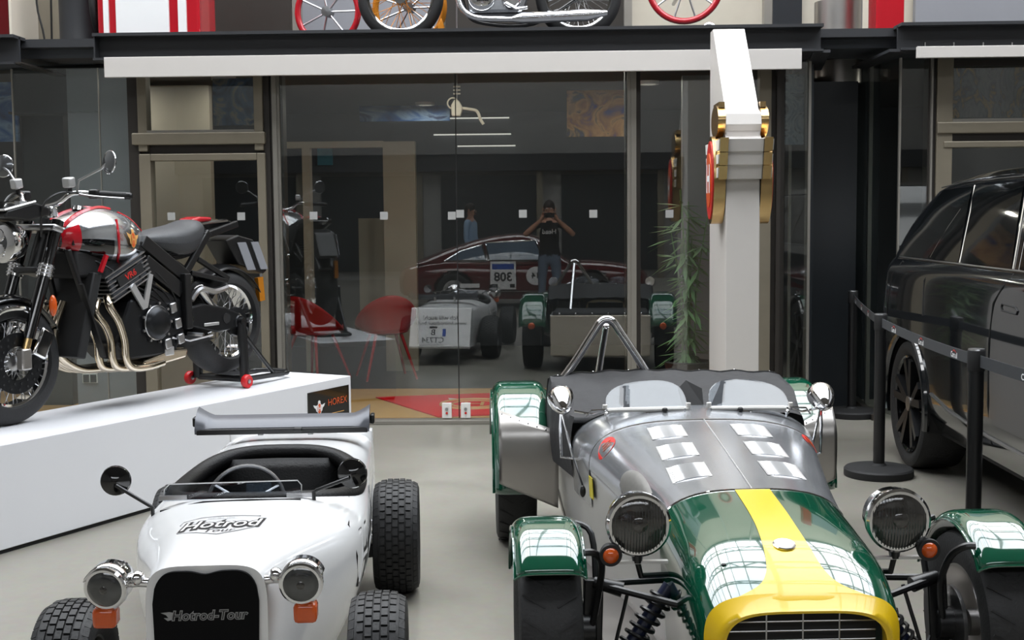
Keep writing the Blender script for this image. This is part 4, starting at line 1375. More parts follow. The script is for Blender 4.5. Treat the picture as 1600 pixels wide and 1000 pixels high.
for sx in (-1, 1):
    wx = 0.672 * sx
    w_ = put_wheel(LR, (rimm, ftm, grvm), (wx, 0.0, RT), sx)
    w2_ = put_wheel(LR, (rimm, ftm, grvm), (-0.690 if sx < 0 else 0.632, 2.25, RT), sx)

    def wing_pt(u, v, wx=wx):
        a = radians(46 + 112 * u)          # from the front up over the tyre to the back
        q = (v - 0.5) * 2
        r = 0.345 - 0.030 * abs(q) ** 5 - 0.010 * abs(u * 2 - 1) ** 6
        return (wx + 0.103 * math.copysign(abs(q) ** 0.85, q), -r * cos(a), RT + r * sin(a))
    wgo = MB().grid(wing_pt, 36, 26).build('front_wing', 'green', LR, smooth=70, thick=0.006)
    MB().tube([wing_pt(k / 20, 0.0) for k in range(21)], 0.004, 6).tube([wing_pt(k / 20, 1.0) for k in range(21)], 0.004, 6).tube([wing_pt(0.0, k / 16) for k in range(17)], 0.004, 6).build('wing_bead', 'green', wgo)
    ix = wx - sx * 0.10
    MB().tube(spline([(ix, -0.18, 0.575), (ix - sx * 0.03, -0.17, 0.57), (ix - sx * 0.055, -0.13, 0.53), (ix - sx * 0.055, -0.06, 0.43), (ix - sx * 0.035, -0.03, 0.30)], 4), 0.011, 8).build('wing_stay', 'black', wgo)
    MB().tube(spline([(ix, 0.16, 0.58), (ix - sx * 0.05, 0.13, 0.55), (ix - sx * 0.055, 0.05, 0.40), (ix - sx * 0.035, 0.0, 0.30)], 4), 0.010, 8).build('wing_stay', 'black', wgo)
    # upright, wishbones and spring
    up = MB().bar((ix - sx * 0.035, 0.0, 0.16), (ix - sx * 0.045, 0.02, 0.44), 0.045, 0.06).cyl((ix - sx * 0.05, 0, RT), (ix + sx * 0.03, 0, RT), 0.05, n=16).build('upright', 'black', LR, bevel=0.005)
    MB().lathe([(0.03, -0.006), (0.115, -0.006), (0.115, 0.006), (0.03, 0.006)], (ix + sx * 0.005, 0, RT), (1, 0, 0), 32, closed=True).build('brake_disc', 'steel', up)
    MB().box((ix + sx * 0.0, 0.10, RT + 0.02), (0.05, 0.05, 0.10)).build('caliper', 'alu_dull', up, bevel=0.008)
    MB().tube(spline([(ix - sx * 0.04, 0.02, 0.30), (ix - sx * 0.09, -0.03, 0.22), (ix - sx * 0.12, -0.02, 0.30), (ix - sx * 0.15, 0.0, 0.41)], 4), 0.006, 6).build('brake_hose', 'black', up)
    for pts, r in (([(ix - sx * 0.05, 0.0, 0.43), (0.29 * sx, -0.13, 0.40)], 0.011), ([(ix - sx * 0.05, 0.0, 0.43), (0.29 * sx, 0.13, 0.40)], 0.011),
                   ([(ix - sx * 0.04, 0.0, 0.17), (0.27 * sx, -0.20, 0.17)], 0.012), ([(ix - sx * 0.04, 0.0, 0.17), (0.27 * sx, 0.20, 0.17)], 0.012), ([(ix - sx * 0.04, -0.10, 0.235), (0.27 * sx, -0.10, 0.235)], 0.008)):
        MB().tube(pts, r, 8).build('wishbone', 'black', LR)
    MB().cyl((ix - sx * 0.13, -0.02, 0.415), (ix - sx * 0.045, 0, 0.435), 0.024, 0.018, 12).build('ball_joint', 'black', LR)
    c0, c1 = Vector((ix - sx * 0.10, -0.03, 0.17)), Vector((0.295 * sx, 0.0, 0.42))
    u_, v_, a_ = frame_of(c1 - c0)
    hel = [c0.lerp(c1, 0.2 + 0.72 * t / 90) + (u_ * cos(2 * pi * 8 * t / 90) + v_ * sin(2 * pi * 8 * t / 90)) * 0.036 for t in range(91)]
    spg = MB().tube(hel, 0.0065, 6).build('coil_spring', 'black', LR)
    MB().cyl(c0, c1, 0.022, n=12).build('damper', pmat('blue_black_damper', srgb(28, 34, 58), 0.3, var=0.1) if 'blue_black_damper' not in bpy.data.materials else bpy.data.materials['blue_black_damper'], spg)
    MB().lathe([(0.024 + 0.012 * (k % 2), 0.018 * k) for k in range(9)], (0.27 * sx, -0.10, 0.235), (sx, 0, 0), 16).build('rack_gaiter', 'rubber', LR)

    # rear wings
    rx = -0.672 if sx < 0 else 0.612

    def rwing_pt(u, v, rx=rx):
        a = radians(2 + 158 * u)
        q = (v - 0.5) * 2
        r = 0.46 - 0.045 * abs(q) ** 6
        return (rx + 0.128 * math.copysign(abs(q) ** 0.8, q), 2.25 - r * cos(a) * 1.02, RT + 0.01 + r * sin(a))
    rwo = MB().grid(rwing_pt, 40, 26).build('rear_wing', 'green', LR, smooth=70, thick=0.008)
    MB().tube([rwing_pt(k / 24, 0.0) for k in range(25)], 0.006, 6).tube([rwing_pt(k / 24, 1.0) for k in range(25)], 0.006, 6).build('wing_bead', 'green', rwo)

    def guard_pt(u, v, sx=sx):
        # aluminium stone guard wrapped round the front of the wing; u outward, v upward
        lo = 0.25 + 0.12 * u
        hi = 0.60 + 0.085 * u
        z = lo + (hi - lo) * v
        x = sx * (0.515 + (0.262 if sx < 0 else 0.205) * u)
        b = 0.052 * sin(pi * min(1, (z - 0.2) / 0.62))
        return (x, 1.80 - b + 0.10 * max(0, (z - 0.56) / 0.15) ** 2, z)
    gd = MB().grid(guard_pt, 14, 14).build('stone_guard', 'alu_dull', LR, smooth=60, thick=0.003)
    for k in range(7):
        p = guard_pt(0.06 + 0.88 * k / 6, 0.97)
        MB().ball((p[0], p[1] - 0.003, p[2]), 0.004, 8, 6).build('rivet', 'steel', gd)
    MB().ball((rx, 2.70, 0.46), (0.035, 0.02, 0.035), 14, 8).build('tail_lamp', 'amber', rwo)

    # headlamps
    hx = -0.411 if sx < 0 else 0.352
    c = Vector((hx, -0.155, 0.648))
    hl = MB().lathe([(0.0, 0.155), (0.03, 0.148), (0.062, 0.12), (0.084, 0.075), (0.092, 0.025), (0.095, 0.016), (0.095, -0.004), (0.088, -0.010)], c, (0.01 * sx, 1, 0.02), 44).build('headlamp', 'chrome', LR)
    lz = MB().lathe([(0.0, -0.026), (0.03, -0.024), (0.06, -0.018), (0.08, -0.010), (0.089, -0.002)], c, (0.01 * sx, 1, 0.02), 40).build('lens', 'lens_dark', hl)
    for k in range(-9, 10):
        x = k * 0.0086
        zz = sqrt(max(0.084 ** 2 - x * x, 0))
        MB().tube([c + Vector((x, -0.026 + 0.019 * ((x * x + z * z) / 0.089 ** 2), z)) for z in [-zz + 2 * zz * j / 8 for j in range(9)]], 0.0012, 5).build('lens_rib', 'lens', lz)
    MB().lathe([(0, -0.03), (0.018, -0.029), (0.024, -0.025)], c + Vector((0, 0, 0.006)), (0, 1, 0), 20).build('bulb_shield', 'lens_dark', lz)
    MB().cyl(c + Vector((0, 0.03, -0.085)), c + Vector((0, 0.03, -0.12)), 0.020, 0.014, 12).build('stem', 'black', hl)
    MB().tube([c + Vector((0, 0.03, -0.115)), c + Vector((-0.01 * sx, 0.03, -0.16)), Vector((0.30 * sx, 0.0, 0.455))], 0.009, 8).build('bracket', 'black', hl)
    MB().box(c + Vector((0.005 * sx, 0.03, -0.118)), (0.19, 0.02, 0.008)).build('crossbar', 'alu_side', hl, smooth=0)
    ic = Vector((hx + 0.084 * sx, -0.175, 0.565))
    ind = MB().lathe([(0.0, 0.05), (0.024, 0.045), (0.030, 0.02), (0.034, 0.0), (0.032, -0.008), (0.026, -0.008)], ic, (0, 1, 0.03), 26).build('indicator', 'rubber', LR)
    MB().lathe([(0, -0.022), (0.012, -0.020), (0.021, -0.013), (0.025, -0.004)], ic, (0, 1, 0.03), 22).build('amber_lens', 'amber', ind)


# ================================================================== MOTORCYCLE ON THE PLINTH
BK = thing('motorcycle', 'silver and black naked motorcycle with red trim on the white plinth', 'motorcycle', (-2.7428, 6.3515, PL_H), radians(-26.19))


def spoked_wheel(parent, hub, R, w, rim, nsp, tyre='rubber', rimm='chrome', spoke='steel', name='wheel', hubr=0.04, ax=(1, 0, 0), hw=0.05):
    wh = MB().lathe([(rim - 0.022, -w * 0.30), (rim + 0.004, -w * 0.40), (rim + 0.012, -w * 0.42), (rim + 0.012, w * 0.42), (rim + 0.004, w * 0.40), (rim - 0.022, w * 0.30)], (0, 0, 0), ax, 56, closed=True).build(name, rimm, parent, loc=hub)
    MB().lathe(round_tyre_profile(R, w, rim), (0, 0, 0), ax, 64, closed=True).build('tyre', tyre, wh)
    MB().lathe([(0.0, -hw - 0.01), (hubr, -hw), (hubr * 0.7, 0), (hubr, hw), (0, hw + 0.01)], (0, 0, 0), ax, 20).build('hub', 'steel', wh)
    u, v, a = frame_of(ax)
    sp = MB()
    for k in range(nsp):
        t = 2 * pi * k / nsp
        s_ = 1 if k % 2 else -1
        d = 0.5 * (1 if (k // 2) % 2 else -1)
        p0 = (u * cos(t + d) + v * sin(t + d)) * hubr + a * (hw * s_)
        p1 = (u * cos(t) + v * sin(t)) * (rim - 0.015)
        sp.cyl(p0, p1, 0.0024, n=5)
    sp.build('spokes', spoke, wh)['kind'] = 'stuff'
    return wh


HUB_F = (0, 0.0, 0.318)
HUB_R = (0.0, 1.62, 0.405)
fwh = spoked_wheel(BK, HUB_F, 0.318, 0.125, 0.232, 48)
rwh = spoked_wheel(BK, HUB_R, 0.322, 0.19, 0.232, 48)
for sx in (-1, 1):
    dk = MB().lathe([(0.085, -0.003), (0.155, -0.003), (0.155, 0.003), (0.085, 0.003)], (0.075 * sx, 0, 0), (1, 0, 0), 40, closed=True).build('brake_disc', 'engine', fwh)
    ho = MB()
    for k in range(16):
        t = 2 * pi * k / 16
        for rr in (0.105, 0.135):
            ho.cyl((0.0785 * sx, rr * cos(t + rr * 9), rr * sin(t + rr * 9)), (0.0805 * sx, rr * cos(t + rr * 9), rr * sin(t + rr * 9)), 0.007, n=8)
    ho.build('disc_holes', 'blackmatte', dk)['kind'] = 'stuff'
    # fork leg
    b, t_ = Vector((0.108 * sx, 0.0, 0.318)), Vector((0.108 * sx, 0.265, 1.03))
    fk = MB().cyl(b.lerp(t_, 0.17), b.lerp(t_, 1.0), 0.030, 0.032, 18).build('fork_leg', 'blackgloss', BK)
    MB().cyl(b.lerp(t_, 0.02), b.lerp(t_, 0.2), 0.021, n=16).build('stanchion', 'gold', fk)
    MB().cyl(b.lerp(t_, 0.60), b.lerp(t_, 0.685), 0.040, n=20).build('chrome_clamp', 'chrome', fk)
    for q in (0.62, 0.645, 0.67):
        MB().torus(b.lerp(t_, q), t_ - b, 0.041, 0.003, 24, 6).build('clamp_ring', 'steel', fk)
    MB().box(b + Vector((0, 0.015, 0.02)), (0.05, 0.06, 0.11)).build('axle_lug', 'alu_dull', fk, bevel=0.01)
    cl = MB().box(b + Vector((-0.008 * sx, 0.13, 0.09)), (0.062, 0.09, 0.15), (-0.5, 0, 0)).build('brake_caliper', 'chrome', BK, bevel=0.012)
    for q in (-0.03, 0.03):
        MB().cyl(b + Vector((0.01 * sx, 0.125 - q * 0.5, 0.085 + q)), b + Vector((0.022 * sx, 0.125 - q * 0.5, 0.085 + q)), 0.014, n=12).build('piston_cap', 'steel', cl)
    i_ = MB().ball((0.165 * sx, 0.16, 0.60), (0.018, 0.022, 0.055), 14, 10).build('indicator', 'amber', BK)
    MB().cyl((0.12 * sx, 0.15, 0.61), (0.16 * sx, 0.16, 0.61), 0.009, n=8).build('stalk', 'black', i_)


def fender(hub, r, w, a0, a1):
    def f(u, v):
        a = radians(a0 + (a1 - a0) * u)
        q = (v - 0.5) * 2
        rr = r - 0.03 * q * q
        return (hub[0] + w / 2 * q, hub[1] + rr * cos(a), hub[2] + rr * sin(a))
    return f


MB().grid(fender(HUB_F, 0.348, 0.13, 25, 150), 26, 10).build('front_mudguard', 'blackgloss', BK, smooth=60, thick=0.004)
MB().tube(spline([(0.085, -0.19, 0.50), (0.085, -0.10, 0.585), (0.085, 0.05, 0.59), (0.085, 0.12, 0.54)], 5), 0.014, 8).build('guard_brace', 'chrome', BK)
MB().grid(fender(HUB_R, 0.352, 0.19, 30, 125), 24, 10).build('rear_hugger', 'black', BK, smooth=60, thick=0.004)
MB().box((0, 0.235, 0.99), (0.30, 0.07, 0.035), (-0.35, 0, 0)).build('top_yoke', 'steel', BK, bevel=0.012)
MB().box((0, 0.16, 0.775), (0.19, 0.055, 0.035), (-0.35, 0, 0)).build('lower_yoke', 'black', BK, bevel=0.012)
MB().cyl((0, 0.19, 0.75), (0, 0.30, 1.03), 0.04, n=18).build('steering_head', 'black', BK)
# headlamp
hc = Vector((0.0, 0.0, 0.925))
hl = MB().lathe([(0.0, 0.13), (0.05, 0.125), (0.085, 0.09), (0.10, 0.04), (0.104, 0.015), (0.104, -0.006), (0.096, -0.012)], hc, (0, 1, 0.02), 40).build('headlamp', 'chrome', BK)
ll = MB().lathe([(0, -0.014), (0.05, -0.012), (0.08, -0.006), (0.097, 0.002)], hc, (0, 1, 0.02), 36).build('lens', 'lens', hl)
for z in (-0.04, 0.035):
    MB().lathe([(0.0, -0.018), (0.02, -0.02), (0.032, -0.016), (0.036, -0.008)], hc + Vector((0, 0, z)), (0, 1, 0.02), 24).build('projector', 'chrome', ll)
MB().prism([(-0.09, 1.05), (-0.07, 1.085), (0.10, 1.125), (0.19, 1.10), (0.20, 1.06), (0.06, 1.03)], -0.13, 0.13).build('instrument_cowl', 'black', BK, smooth=0, bevel=0.01)
MB().box((0, 0.0, 1.106), (0.25, 0.18, 0.010), (0.23, 0, 0)).build('instrument_panel', 'blackgloss', BK, bevel=0.004)
for sx in (-1, 1):
    MB().tube([(0.13 * sx, -0.09, 1.085), (0.135 * sx, 0.10, 1.128)], 0.006, 6).build('instrument_trim', 'alu_side', BK)
MB().tube([(-0.13, -0.09, 1.085), (0.13, -0.09, 1.085)], 0.006, 6).build('instrument_trim', 'alu_side', BK)
MB().box((0, 0.55, 0.80), (0.22, 0.36, 0.15)).build('airbox', 'blackmatte', BK, bevel=0.02)
# handlebar
hb_ = MB().tube(spline([(-0.40, 0.46, 1.155), (-0.28, 0.40, 1.165), (-0.19, 0.30, 1.17), (-0.12, 0.26, 1.12), (0, 0.25, 1.10), (0.12, 0.26, 1.12), (0.19, 0.30, 1.17), (0.28, 0.40, 1.165), (0.40, 0.46, 1.155)], 5), 0.013, 10).build('handlebar', 'chrome', BK)
for sx in (-1, 1):
    d0, d1 = Vector((0.275 * sx, 0.395, 1.165)), Vector((0.405 * sx, 0.463, 1.155))
    MB().tube([d0, d0.lerp(d1, 0.1), d0.lerp(d1, 0.5), d0.lerp(d1, 0.92), d1], [0.017, 0.02, 0.018, 0.02, 0.014], 14).build('grip', 'rubber', hb_)
    MB().lathe([(0, -0.01), (0.018, -0.006), (0.019, 0.012), (0.012, 0.02), (0, 0.02)], d1, d1 - d0, 14).build('bar_end', 'black', hb_)
    MB().box((0.255 * sx, 0.378, 1.165), (0.05, 0.06, 0.05), (0, 0, 0.5 * sx)).build('switch_block', 'black', hb_, bevel=0.01)
    MB().tube(spline([(0.22 * sx, 0.31, 1.165), (0.27 * sx, 0.33, 1.155), (0.36 * sx, 0.38, 1.145), (0.42 * sx, 0.42, 1.14)], 4), 0.006, 7).build('lever', 'steel', hb_)
    rs = MB().box((0.19 * sx, 0.27, 1.225), (0.05, 0.05, 0.052), (0.15, 0, 0.2 * sx)).build('fluid_reservoir', 'alu_side', hb_, bevel=0.008)
    MB().cyl((0.19 * sx, 0.275, 1.195), (0.19 * sx, 0.28, 1.17), 0.012, n=10).build('reservoir_neck', 'black', rs)
    tip = Vector((0.385 * sx, 0.36, 1.325))
    mr_ = MB().lathe([(0, -0.02), (0.03, -0.016), (0.056, -0.004), (0.060, 0.004), (0.056, 0.008), (0, 0.008)], tip, (0.25 * sx, 1, -0.1), 28).build('mirror', pmat('smoked_mirror', srgb(120, 122, 124), 0.15, metal=0.8, var=0.1) if 'smoked_mirror' not in bpy.data.materials else bpy.data.materials['smoked_mirror'], hb_)
    MB().tube([(0.215 * sx, 0.30, 1.175), (0.23 * sx, 0.30, 1.235), tip + Vector((-0.045 * sx, -0.008, -0.03)), tip + Vector((0, -0.012, 0.0))], 0.0065, 8).build('mirror_stem', 'steel', hb_)
    MB().torus(tip, (0.25 * sx, 1, -0.1), 0.058, 0.004, 28, 6).build('mirror_ring', 'chrome', hb_)
    cb_ = MB().tube(spline([(0.22 * sx, 0.32, 1.17), (0.17 * sx, 0.22, 1.17), (0.14 * sx, 0.14, 1.10), (0.10 * sx, 0.16, 0.95)], 5), 0.006, 6).build('cable', 'black', BK)
    MB().box((0.085 * sx, 0.25, 1.075), (0.045, 0.045, 0.06)).build('bar_riser', 'chrome', hb_, bevel=0.01)
# tank
TK = [(0.31, .055, .985, .88), (0.36, .105, 1.03, .86), (0.46, .150, 1.075, .83), (0.60, .175, 1.098, .795), (0.74, .164, 1.074, .79), (0.85, .120, 1.018, .83), (0.92, .07, .965, .87)]


def tank_pt(u, v):
    y = 0.31 + 0.61 * u
    w, zt, zb = lerp_table(TK, y)
    a = 2 * pi * v
    c, s_ = cos(a), sin(a)
    zc = zb + (zt - zb) * 0.42
    hh = (zt - zc) if s_ > 0 else (zc - zb)
    return (w * math.copysign(abs(c) ** 0.78, c), y, zc + hh * math.copysign(abs(s_) ** 0.85, s_))


tk = MB().grid(tank_pt, 30, 48)
tk.add([tank_pt(0, k / 48) for k in range(48)], [tuple(range(48))])
tk.add([tank_pt(1, k / 48) for k in range(48)], [tuple(range(48))])
tko = tk.build('fuel_tank', 'silver', BK, smooth=60)


def skin(u, v, o=0.003):
    p = Vector(tank_pt(u, v))
    c = Vector((0, p.y, 0.96))
    return p + (p - c).normalized() * o


for s_, vs in ((1, lambda t: t), (-1, lambda t: 0.5 - t)):
    # black lower front flank, red lines and badge on each flank
    MB().grid(lambda a, b: skin(0.03 + 0.47 * a - 0.05 * b, vs(-0.20 + 0.20 * b), 0.002), 14, 10).build('flank_panel', 'blackgloss', tko, smooth=60)
    MB().tube(spline([skin(0.52, vs(0.10), 0.002), skin(0.50, vs(0.02), 0.002), skin(0.52, vs(-0.07), 0.002), skin(0.58, vs(-0.15), 0.002), skin(0.70, vs(-0.19), 0.002), skin(0.82, vs(-0.18), 0.002)], 6), 0.0075, 6).build('red_line', 'red', tko)
    MB().tube(spline([skin(0.05, vs(0.14), 0.0), skin(0.2, vs(0.19), 0.0), skin(0.45, vs(0.22), 0.0), skin(0.62, vs(0.225), 0.0)], 6), 0.014, 6).build('red_line', 'red', tko)
    MB().tube(spline([skin(0.66, vs(0.19), 0.0), skin(0.8, vs(0.17), 0.0), skin(0.95, vs(0.12), 0.0)], 5), 0.007, 6).build('red_line', 'red', tko)
    MB().grid(lambda a, b: skin(0.02 + 0.13 * a, vs(-0.12 + 0.22 * b), 0.003), 6, 10).build('red_patch', 'red', tko, smooth=60)
    MB().tube([skin(q, vs(-0.02), 0.002) for q in (0.52, 0.65, 0.8, 0.95)], 0.002, 5).build('tank_seam', 'blackmatte', tko)
    wing_badge(tko, lambda a, b, d, vs=vs, s_=s_: skin(0.675 + a / 0.61, vs(0.012 + b * 1.05), 0.011 + d), 0.054, ring='goldpaint', core='print_orange', wing='goldpaint')
MB().cyl((0, 0.52, 1.08), (0, 0.525, 1.10), 0.045, n=24).build('filler_cap', 'chrome', tko)
# seat and tail
ST = [(0.90, .085, .945, .88), (1.0, .125, .965, .84), (1.12, .15, .985, .80), (1.24, .145, 1.005, .80), (1.34, .125, 1.03, .85), (1.40, .09, 1.02, .90)]


def seat_pt(u, v):
    y = 0.90 + 0.5 * u
    w, zt, zb = lerp_table(ST, y)
    a = 2 * pi * v
    c, s_ = cos(a), sin(a)
    return (w * math.copysign(abs(c) ** 0.8, c), y, (zt + zb) / 2 + (zt - zb) / 2 * math.copysign(abs(s_) ** 0.6, s_))


se = MB().grid(seat_pt, 24, 32)
se.add([seat_pt(0, k / 32) for k in range(32)], [tuple(range(32))]).add([seat_pt(1, k / 32) for k in range(32)], [tuple(range(32))])
seo = se.build('seat', 'seatgrey', BK, smooth=60)
for k in range(4):
    MB().tube([(0.13, 1.02 + 0.04 * j, 0.80 + 0.012 * k + 0.004 * j) for j in range(6)], 0.004, 5).build('seat_rib', 'leather', seo)
MB().prism([(1.33, 1.03), (1.40, 1.045), (1.50, 1.042), (1.50, 1.02), (1.36, 1.005)], -0.06, 0.06).build('tail_pad', 'red', BK, smooth=0, bevel=0.015)
MB().prism([(1.34, 1.01), (1.60, 1.03), (1.68, 1.0), (1.60, 0.97), (1.40, 0.94)], -0.10, 0.10).build('tail_cowl', 'blackgloss', BK, smooth=0, bevel=0.015)
for sx in (-1, 1):
    for pts, w_, h_ in (([(0.12 * sx, 0.84, 0.915), (0.125 * sx, 1.17, 0.70)], 0.05, 0.075), ([(0.13 * sx, 0.84, 0.80), (0.135 * sx, 1.12, 0.62)], 0.05, 0.085), ([(0.135 * sx, 1.14, 0.72), (0.14 * sx, 1.14, 0.40)], 0.05, 0.10),
                        ([(0.125 * sx, 1.16, 0.70), (0.115 * sx, 1.40, 0.955)], 0.03, 0.045), ([(0.115 * sx, 1.36, 0.93), (0.095 * sx, 1.68, 1.0)], 0.03, 0.04), ([(0.11 * sx, 1.30, 0.80), (0.12 * sx, 1.56, 0.67)], 0.03, 0.03), ([(0.11 * sx, 1.24, 0.72), (0.12 * sx, 1.55, 0.655)], 0.03, 0.028),
                        ([(0.09 * sx, 0.36, 0.93), (0.12 * sx, 0.86, 0.88)], 0.04, 0.06), ([(0.09 * sx, 0.34, 0.88), (0.13 * sx, 0.52, 0.30)], 0.025, 0.03)):
        MB().bar(pts[0], pts[1], w_, h_).build('frame_tube', 'black', BK, smooth=0, bevel=0.006)
    MB().lathe([(0, 0.02), (0.028, 0.018), (0.032, 0)], (0.165 * sx, 1.15, 0.455), (sx, 0, 0), 20).build('pivot_cap', 'chrome', BK)
    MB().lathe([(0, 0.02), (0.022, 0.016), (0.025, 0)], (0.15 * sx, 1.18, 0.685), (sx, 0, 0), 18).build('pivot_cap', 'chrome', BK)
    sa = MB().prism([(1.18, 0.52), (1.30, 0.535), (1.50, 0.50), (1.66, 0.44), (1.66, 0.37), (1.42, 0.355), (1.18, 0.41)], 0.115 * sx, 0.150 * sx).build('swingarm', 'engine', BK, smooth=0, bevel=0.01)
    MB().cyl((0.150 * sx, 1.50, 0.435), (0.154 * sx, 1.50, 0.435), 0.032, n=20).build('arm_hole', 'blackmatte', sa)
    MB().box((0.156 * sx, 1.36, 0.41), (0.006, 0.13, 0.018)).build('arm_plate', 'alu_side', sa, bevel=0.003)
    MB().lathe([(0, 0.03), (0.035, 0.026), (0.05, 0.01), (0.085, 0.005), (0.09, -0.02)], (0.13 * sx, 1.62, 0.405), (sx, 0, 0), 28).build('hub_carrier', 'engine', BK)
    MB().tube([(0.15 * sx, 1.16, 0.37), (0.25 * sx, 1.18, 0.365)], 0.011, 8).build('foot_peg', 'steel', BK)
    MB().tube([(0.155 * sx, 1.02, 0.36), (0.165 * sx, 1.16, 0.33), (0.16 * sx, 1.36, 0.345)], 0.006, 6).build('shift_rod', 'steel', BK)
MB().cyl((0.08, 1.34, 0.62), (0.08, 1.44, 0.50), 0.035, n=16).build('shock', 'chrome', BK)
MB().tube(spline([(0.10, 1.25, 0.56), (0.11, 1.32, 0.62), (0.11, 1.44, 0.60), (0.11, 1.56, 0.62)], 5), 0.02, 8).build('shock_link', 'steel', BK)
# engine
eb = MB().prism([(0.60, 0.36), (0.70, 0.26), (1.05, 0.26), (1.14, 0.38), (1.12, 0.58), (0.92, 0.66), (0.72, 0.60)], -0.15, 0.15).build('crankcase', 'engine', BK, smooth=0, bevel=0.02)
for sx in (-1, 1):
    cc = MB().lathe([(0, 0.055), (0.06, 0.052), (0.088, 0.035), (0.098, 0.012), (0.10, 0.0)], (0.15 * sx, 0.90, 0.455), (sx, 0, 0), 36).build('clutch_cover', 'engine', eb)
    MB().torus((0.166 * sx, 0.90, 0.455), (1, 0, 0), 0.094, 0.005, 36, 6).build('cover_ring', 'steel', eb)
    for k in range(9):
        a = 2 * pi * k / 9
        MB().cyl((0.158 * sx, 0.90 + 0.11 * cos(a), 0.455 + 0.11 * sin(a)), (0.170 * sx, 0.90 + 0.11 * cos(a), 0.455 + 0.11 * sin(a)), 0.008, n=8).build('bolt', 'steel', eb)
    # silver fork shaped bracket
    MB().prism([(0.70, 0.66), (0.73, 0.685), (0.80, 0.585), (0.845, 0.735), (0.875, 0.725), (0.825, 0.545), (0.79, 0.535)], 0.158 * sx, 0.170 * sx).build('engine_bracket', 'alu_side', BK, smooth=0)
ch = MB()
rot = Matrix.Rotation(radians(24), 3, 'X')
ch.box((0, 0.70, 0.72), (0.30, 0.30, 0.15), rot)
cho = ch.build('cylinder_head', 'engine', BK, bevel=0.012)
for k in range(7):
    c_ = Vector((0, 0.70, 0.72)) + rot @ Vector((0, 0, -0.07 + 0.024 * k))
    MB().box(c_, (0.325, 0.325, 0.008), rot).build('fin', 'steel', cho, smooth=0)
for sx in (-1, 1):
    c_ = Vector((0.166 * sx, 0.70, 0.72)) + rot @ Vector((0, 0.01, 0.01))
    MB().box(c_, (0.006, 0.20, 0.055), rot).build('name_plate', 'blackmatte', cho, smooth=0)
    u_ = rot @ Vector((0, sx, 0))
    lettering('VR6', 0.05, 'print_red', cho, planar(c_ + Vector((0.004 * sx, 0, 0)), u_, rot @ Vector((0, 0, 1))), bold=0.001)
MB().box((0, 0.42, 0.53), (0.30, 0.06, 0.46), (-0.30, 0, 0)).build('radiator', 'blackmatte', BK, bevel=0.008)
for sx in (-1, 1):
    MB().bar((0.155 * sx, 0.36, 0.70), (0.155 * sx, 0.50, 0.30), 0.012, 0.03).build('radiator_guard', 'black', BK, smooth=0)
MB().box((0.155, 0.52, 0.80), (0.02, 0.02, 0.10), (-0.5, 0, 0)).build('red_strap', 'red', BK, smooth=0)
# exhaust headers
for k in range(3):
    x = 0.165 - 0.055 * k
    o = 0.045 * k
    MB().tube(spline([(x * 0.8, 0.56 - o * 0.5, 0.62 - 0.02 * k), (x, 0.545 - o, 0.57 - 0.03 * k), (x + 0.01, 0.60 - o, 0.48 - 0.02 * k), (x + 0.01, 0.635 - o, 0.38), (x + 0.005, 0.65 - o, 0.28), (x, 0.70 - o, 0.225), (x, 0.82, 0.215), (x * 0.9, 0.95, 0.225)], 6), 0.021, 12).build('exhaust_header', 'brass', BK)
for k in range(3):
    x = -0.02 - 0.055 * k
    MB().tube(spline([(x, 0.40, 0.60), (x, 0.33, 0.45), (x, 0.36, 0.32), (x, 0.48, 0.235), (x, 0.62, 0.215), (x, 0.90, 0.215)], 6), 0.021, 12).build('exhaust_header', 'brass', BK)
ex = MB().prism([(0.80, 0.20), (1.14, 0.235), (1.16, 0.285), (1.02, 0.29), (0.80, 0.25)], -0.13, 0.155).build('silencer', 'brass', BK, smooth=0, bevel=0.012)
MB().box((0.13, 1.0, 0.285), (0.06, 0.07, 0.05)).build('exhaust_bracket', 'alu_side', ex, bevel=0.005)
MB().prism([(1.0, 0.30), (1.16, 0.29), (1.42, 0.32), (1.16, 0.36)], -0.12, 0.13).build('belly_pan', 'blackmatte', BK, smooth=0)
for k in range(5):
    MB().tube(spline([(0.10 - 0.03 * k, 0.50 + 0.08 * k, 0.82), (0.14, 0.60 + 0.07 * k, 0.76 - 0.05 * (k % 2)), (0.15, 0.80 + 0.06 * k, 0.62), (0.14, 1.0 + 0.03 * k, 0.55 - 0.03 * k)], 5), 0.006, 6).build('cable', 'black', BK)
for x, y, z in ((0.16, 1.03, 0.53), (0.165, 1.06, 0.44), (0.16, 0.98, 0.33), (0.165, 1.08, 0.35)):
    MB().box((x, y, z), (0.03, 0.05, 0.06), (0.2, 0, 0)).build('engine_fitting', 'steel', BK, bevel=0.008)
# number plate carrier
pc = MB().prism([(1.60, 0.90), (1.72, 0.93), (1.86, 0.90), (1.99, 0.70), (1.95, 0.68), (1.72, 0.75)], -0.10, 0.075).build('plate_carrier', 'black', BK, smooth=0, bevel=0.008)
for y0, y1 in ((1.70, 1.80), (1.83, 1.92)):
    MB().prism([(y0, 0.885), (y1 - 0.02, 0.885), (y1 + 0.07, 0.71), (y0 + 0.09, 0.71)], 0.076, 0.082).build('reflector_plate', 'greypanel', pc, smooth=0)
MB().box((0.06, 1.93, 0.585), (0.03, 0.05, 0.15), (0.1, 0, 0)).build('side_reflector', 'orange_rim', pc, smooth=0)

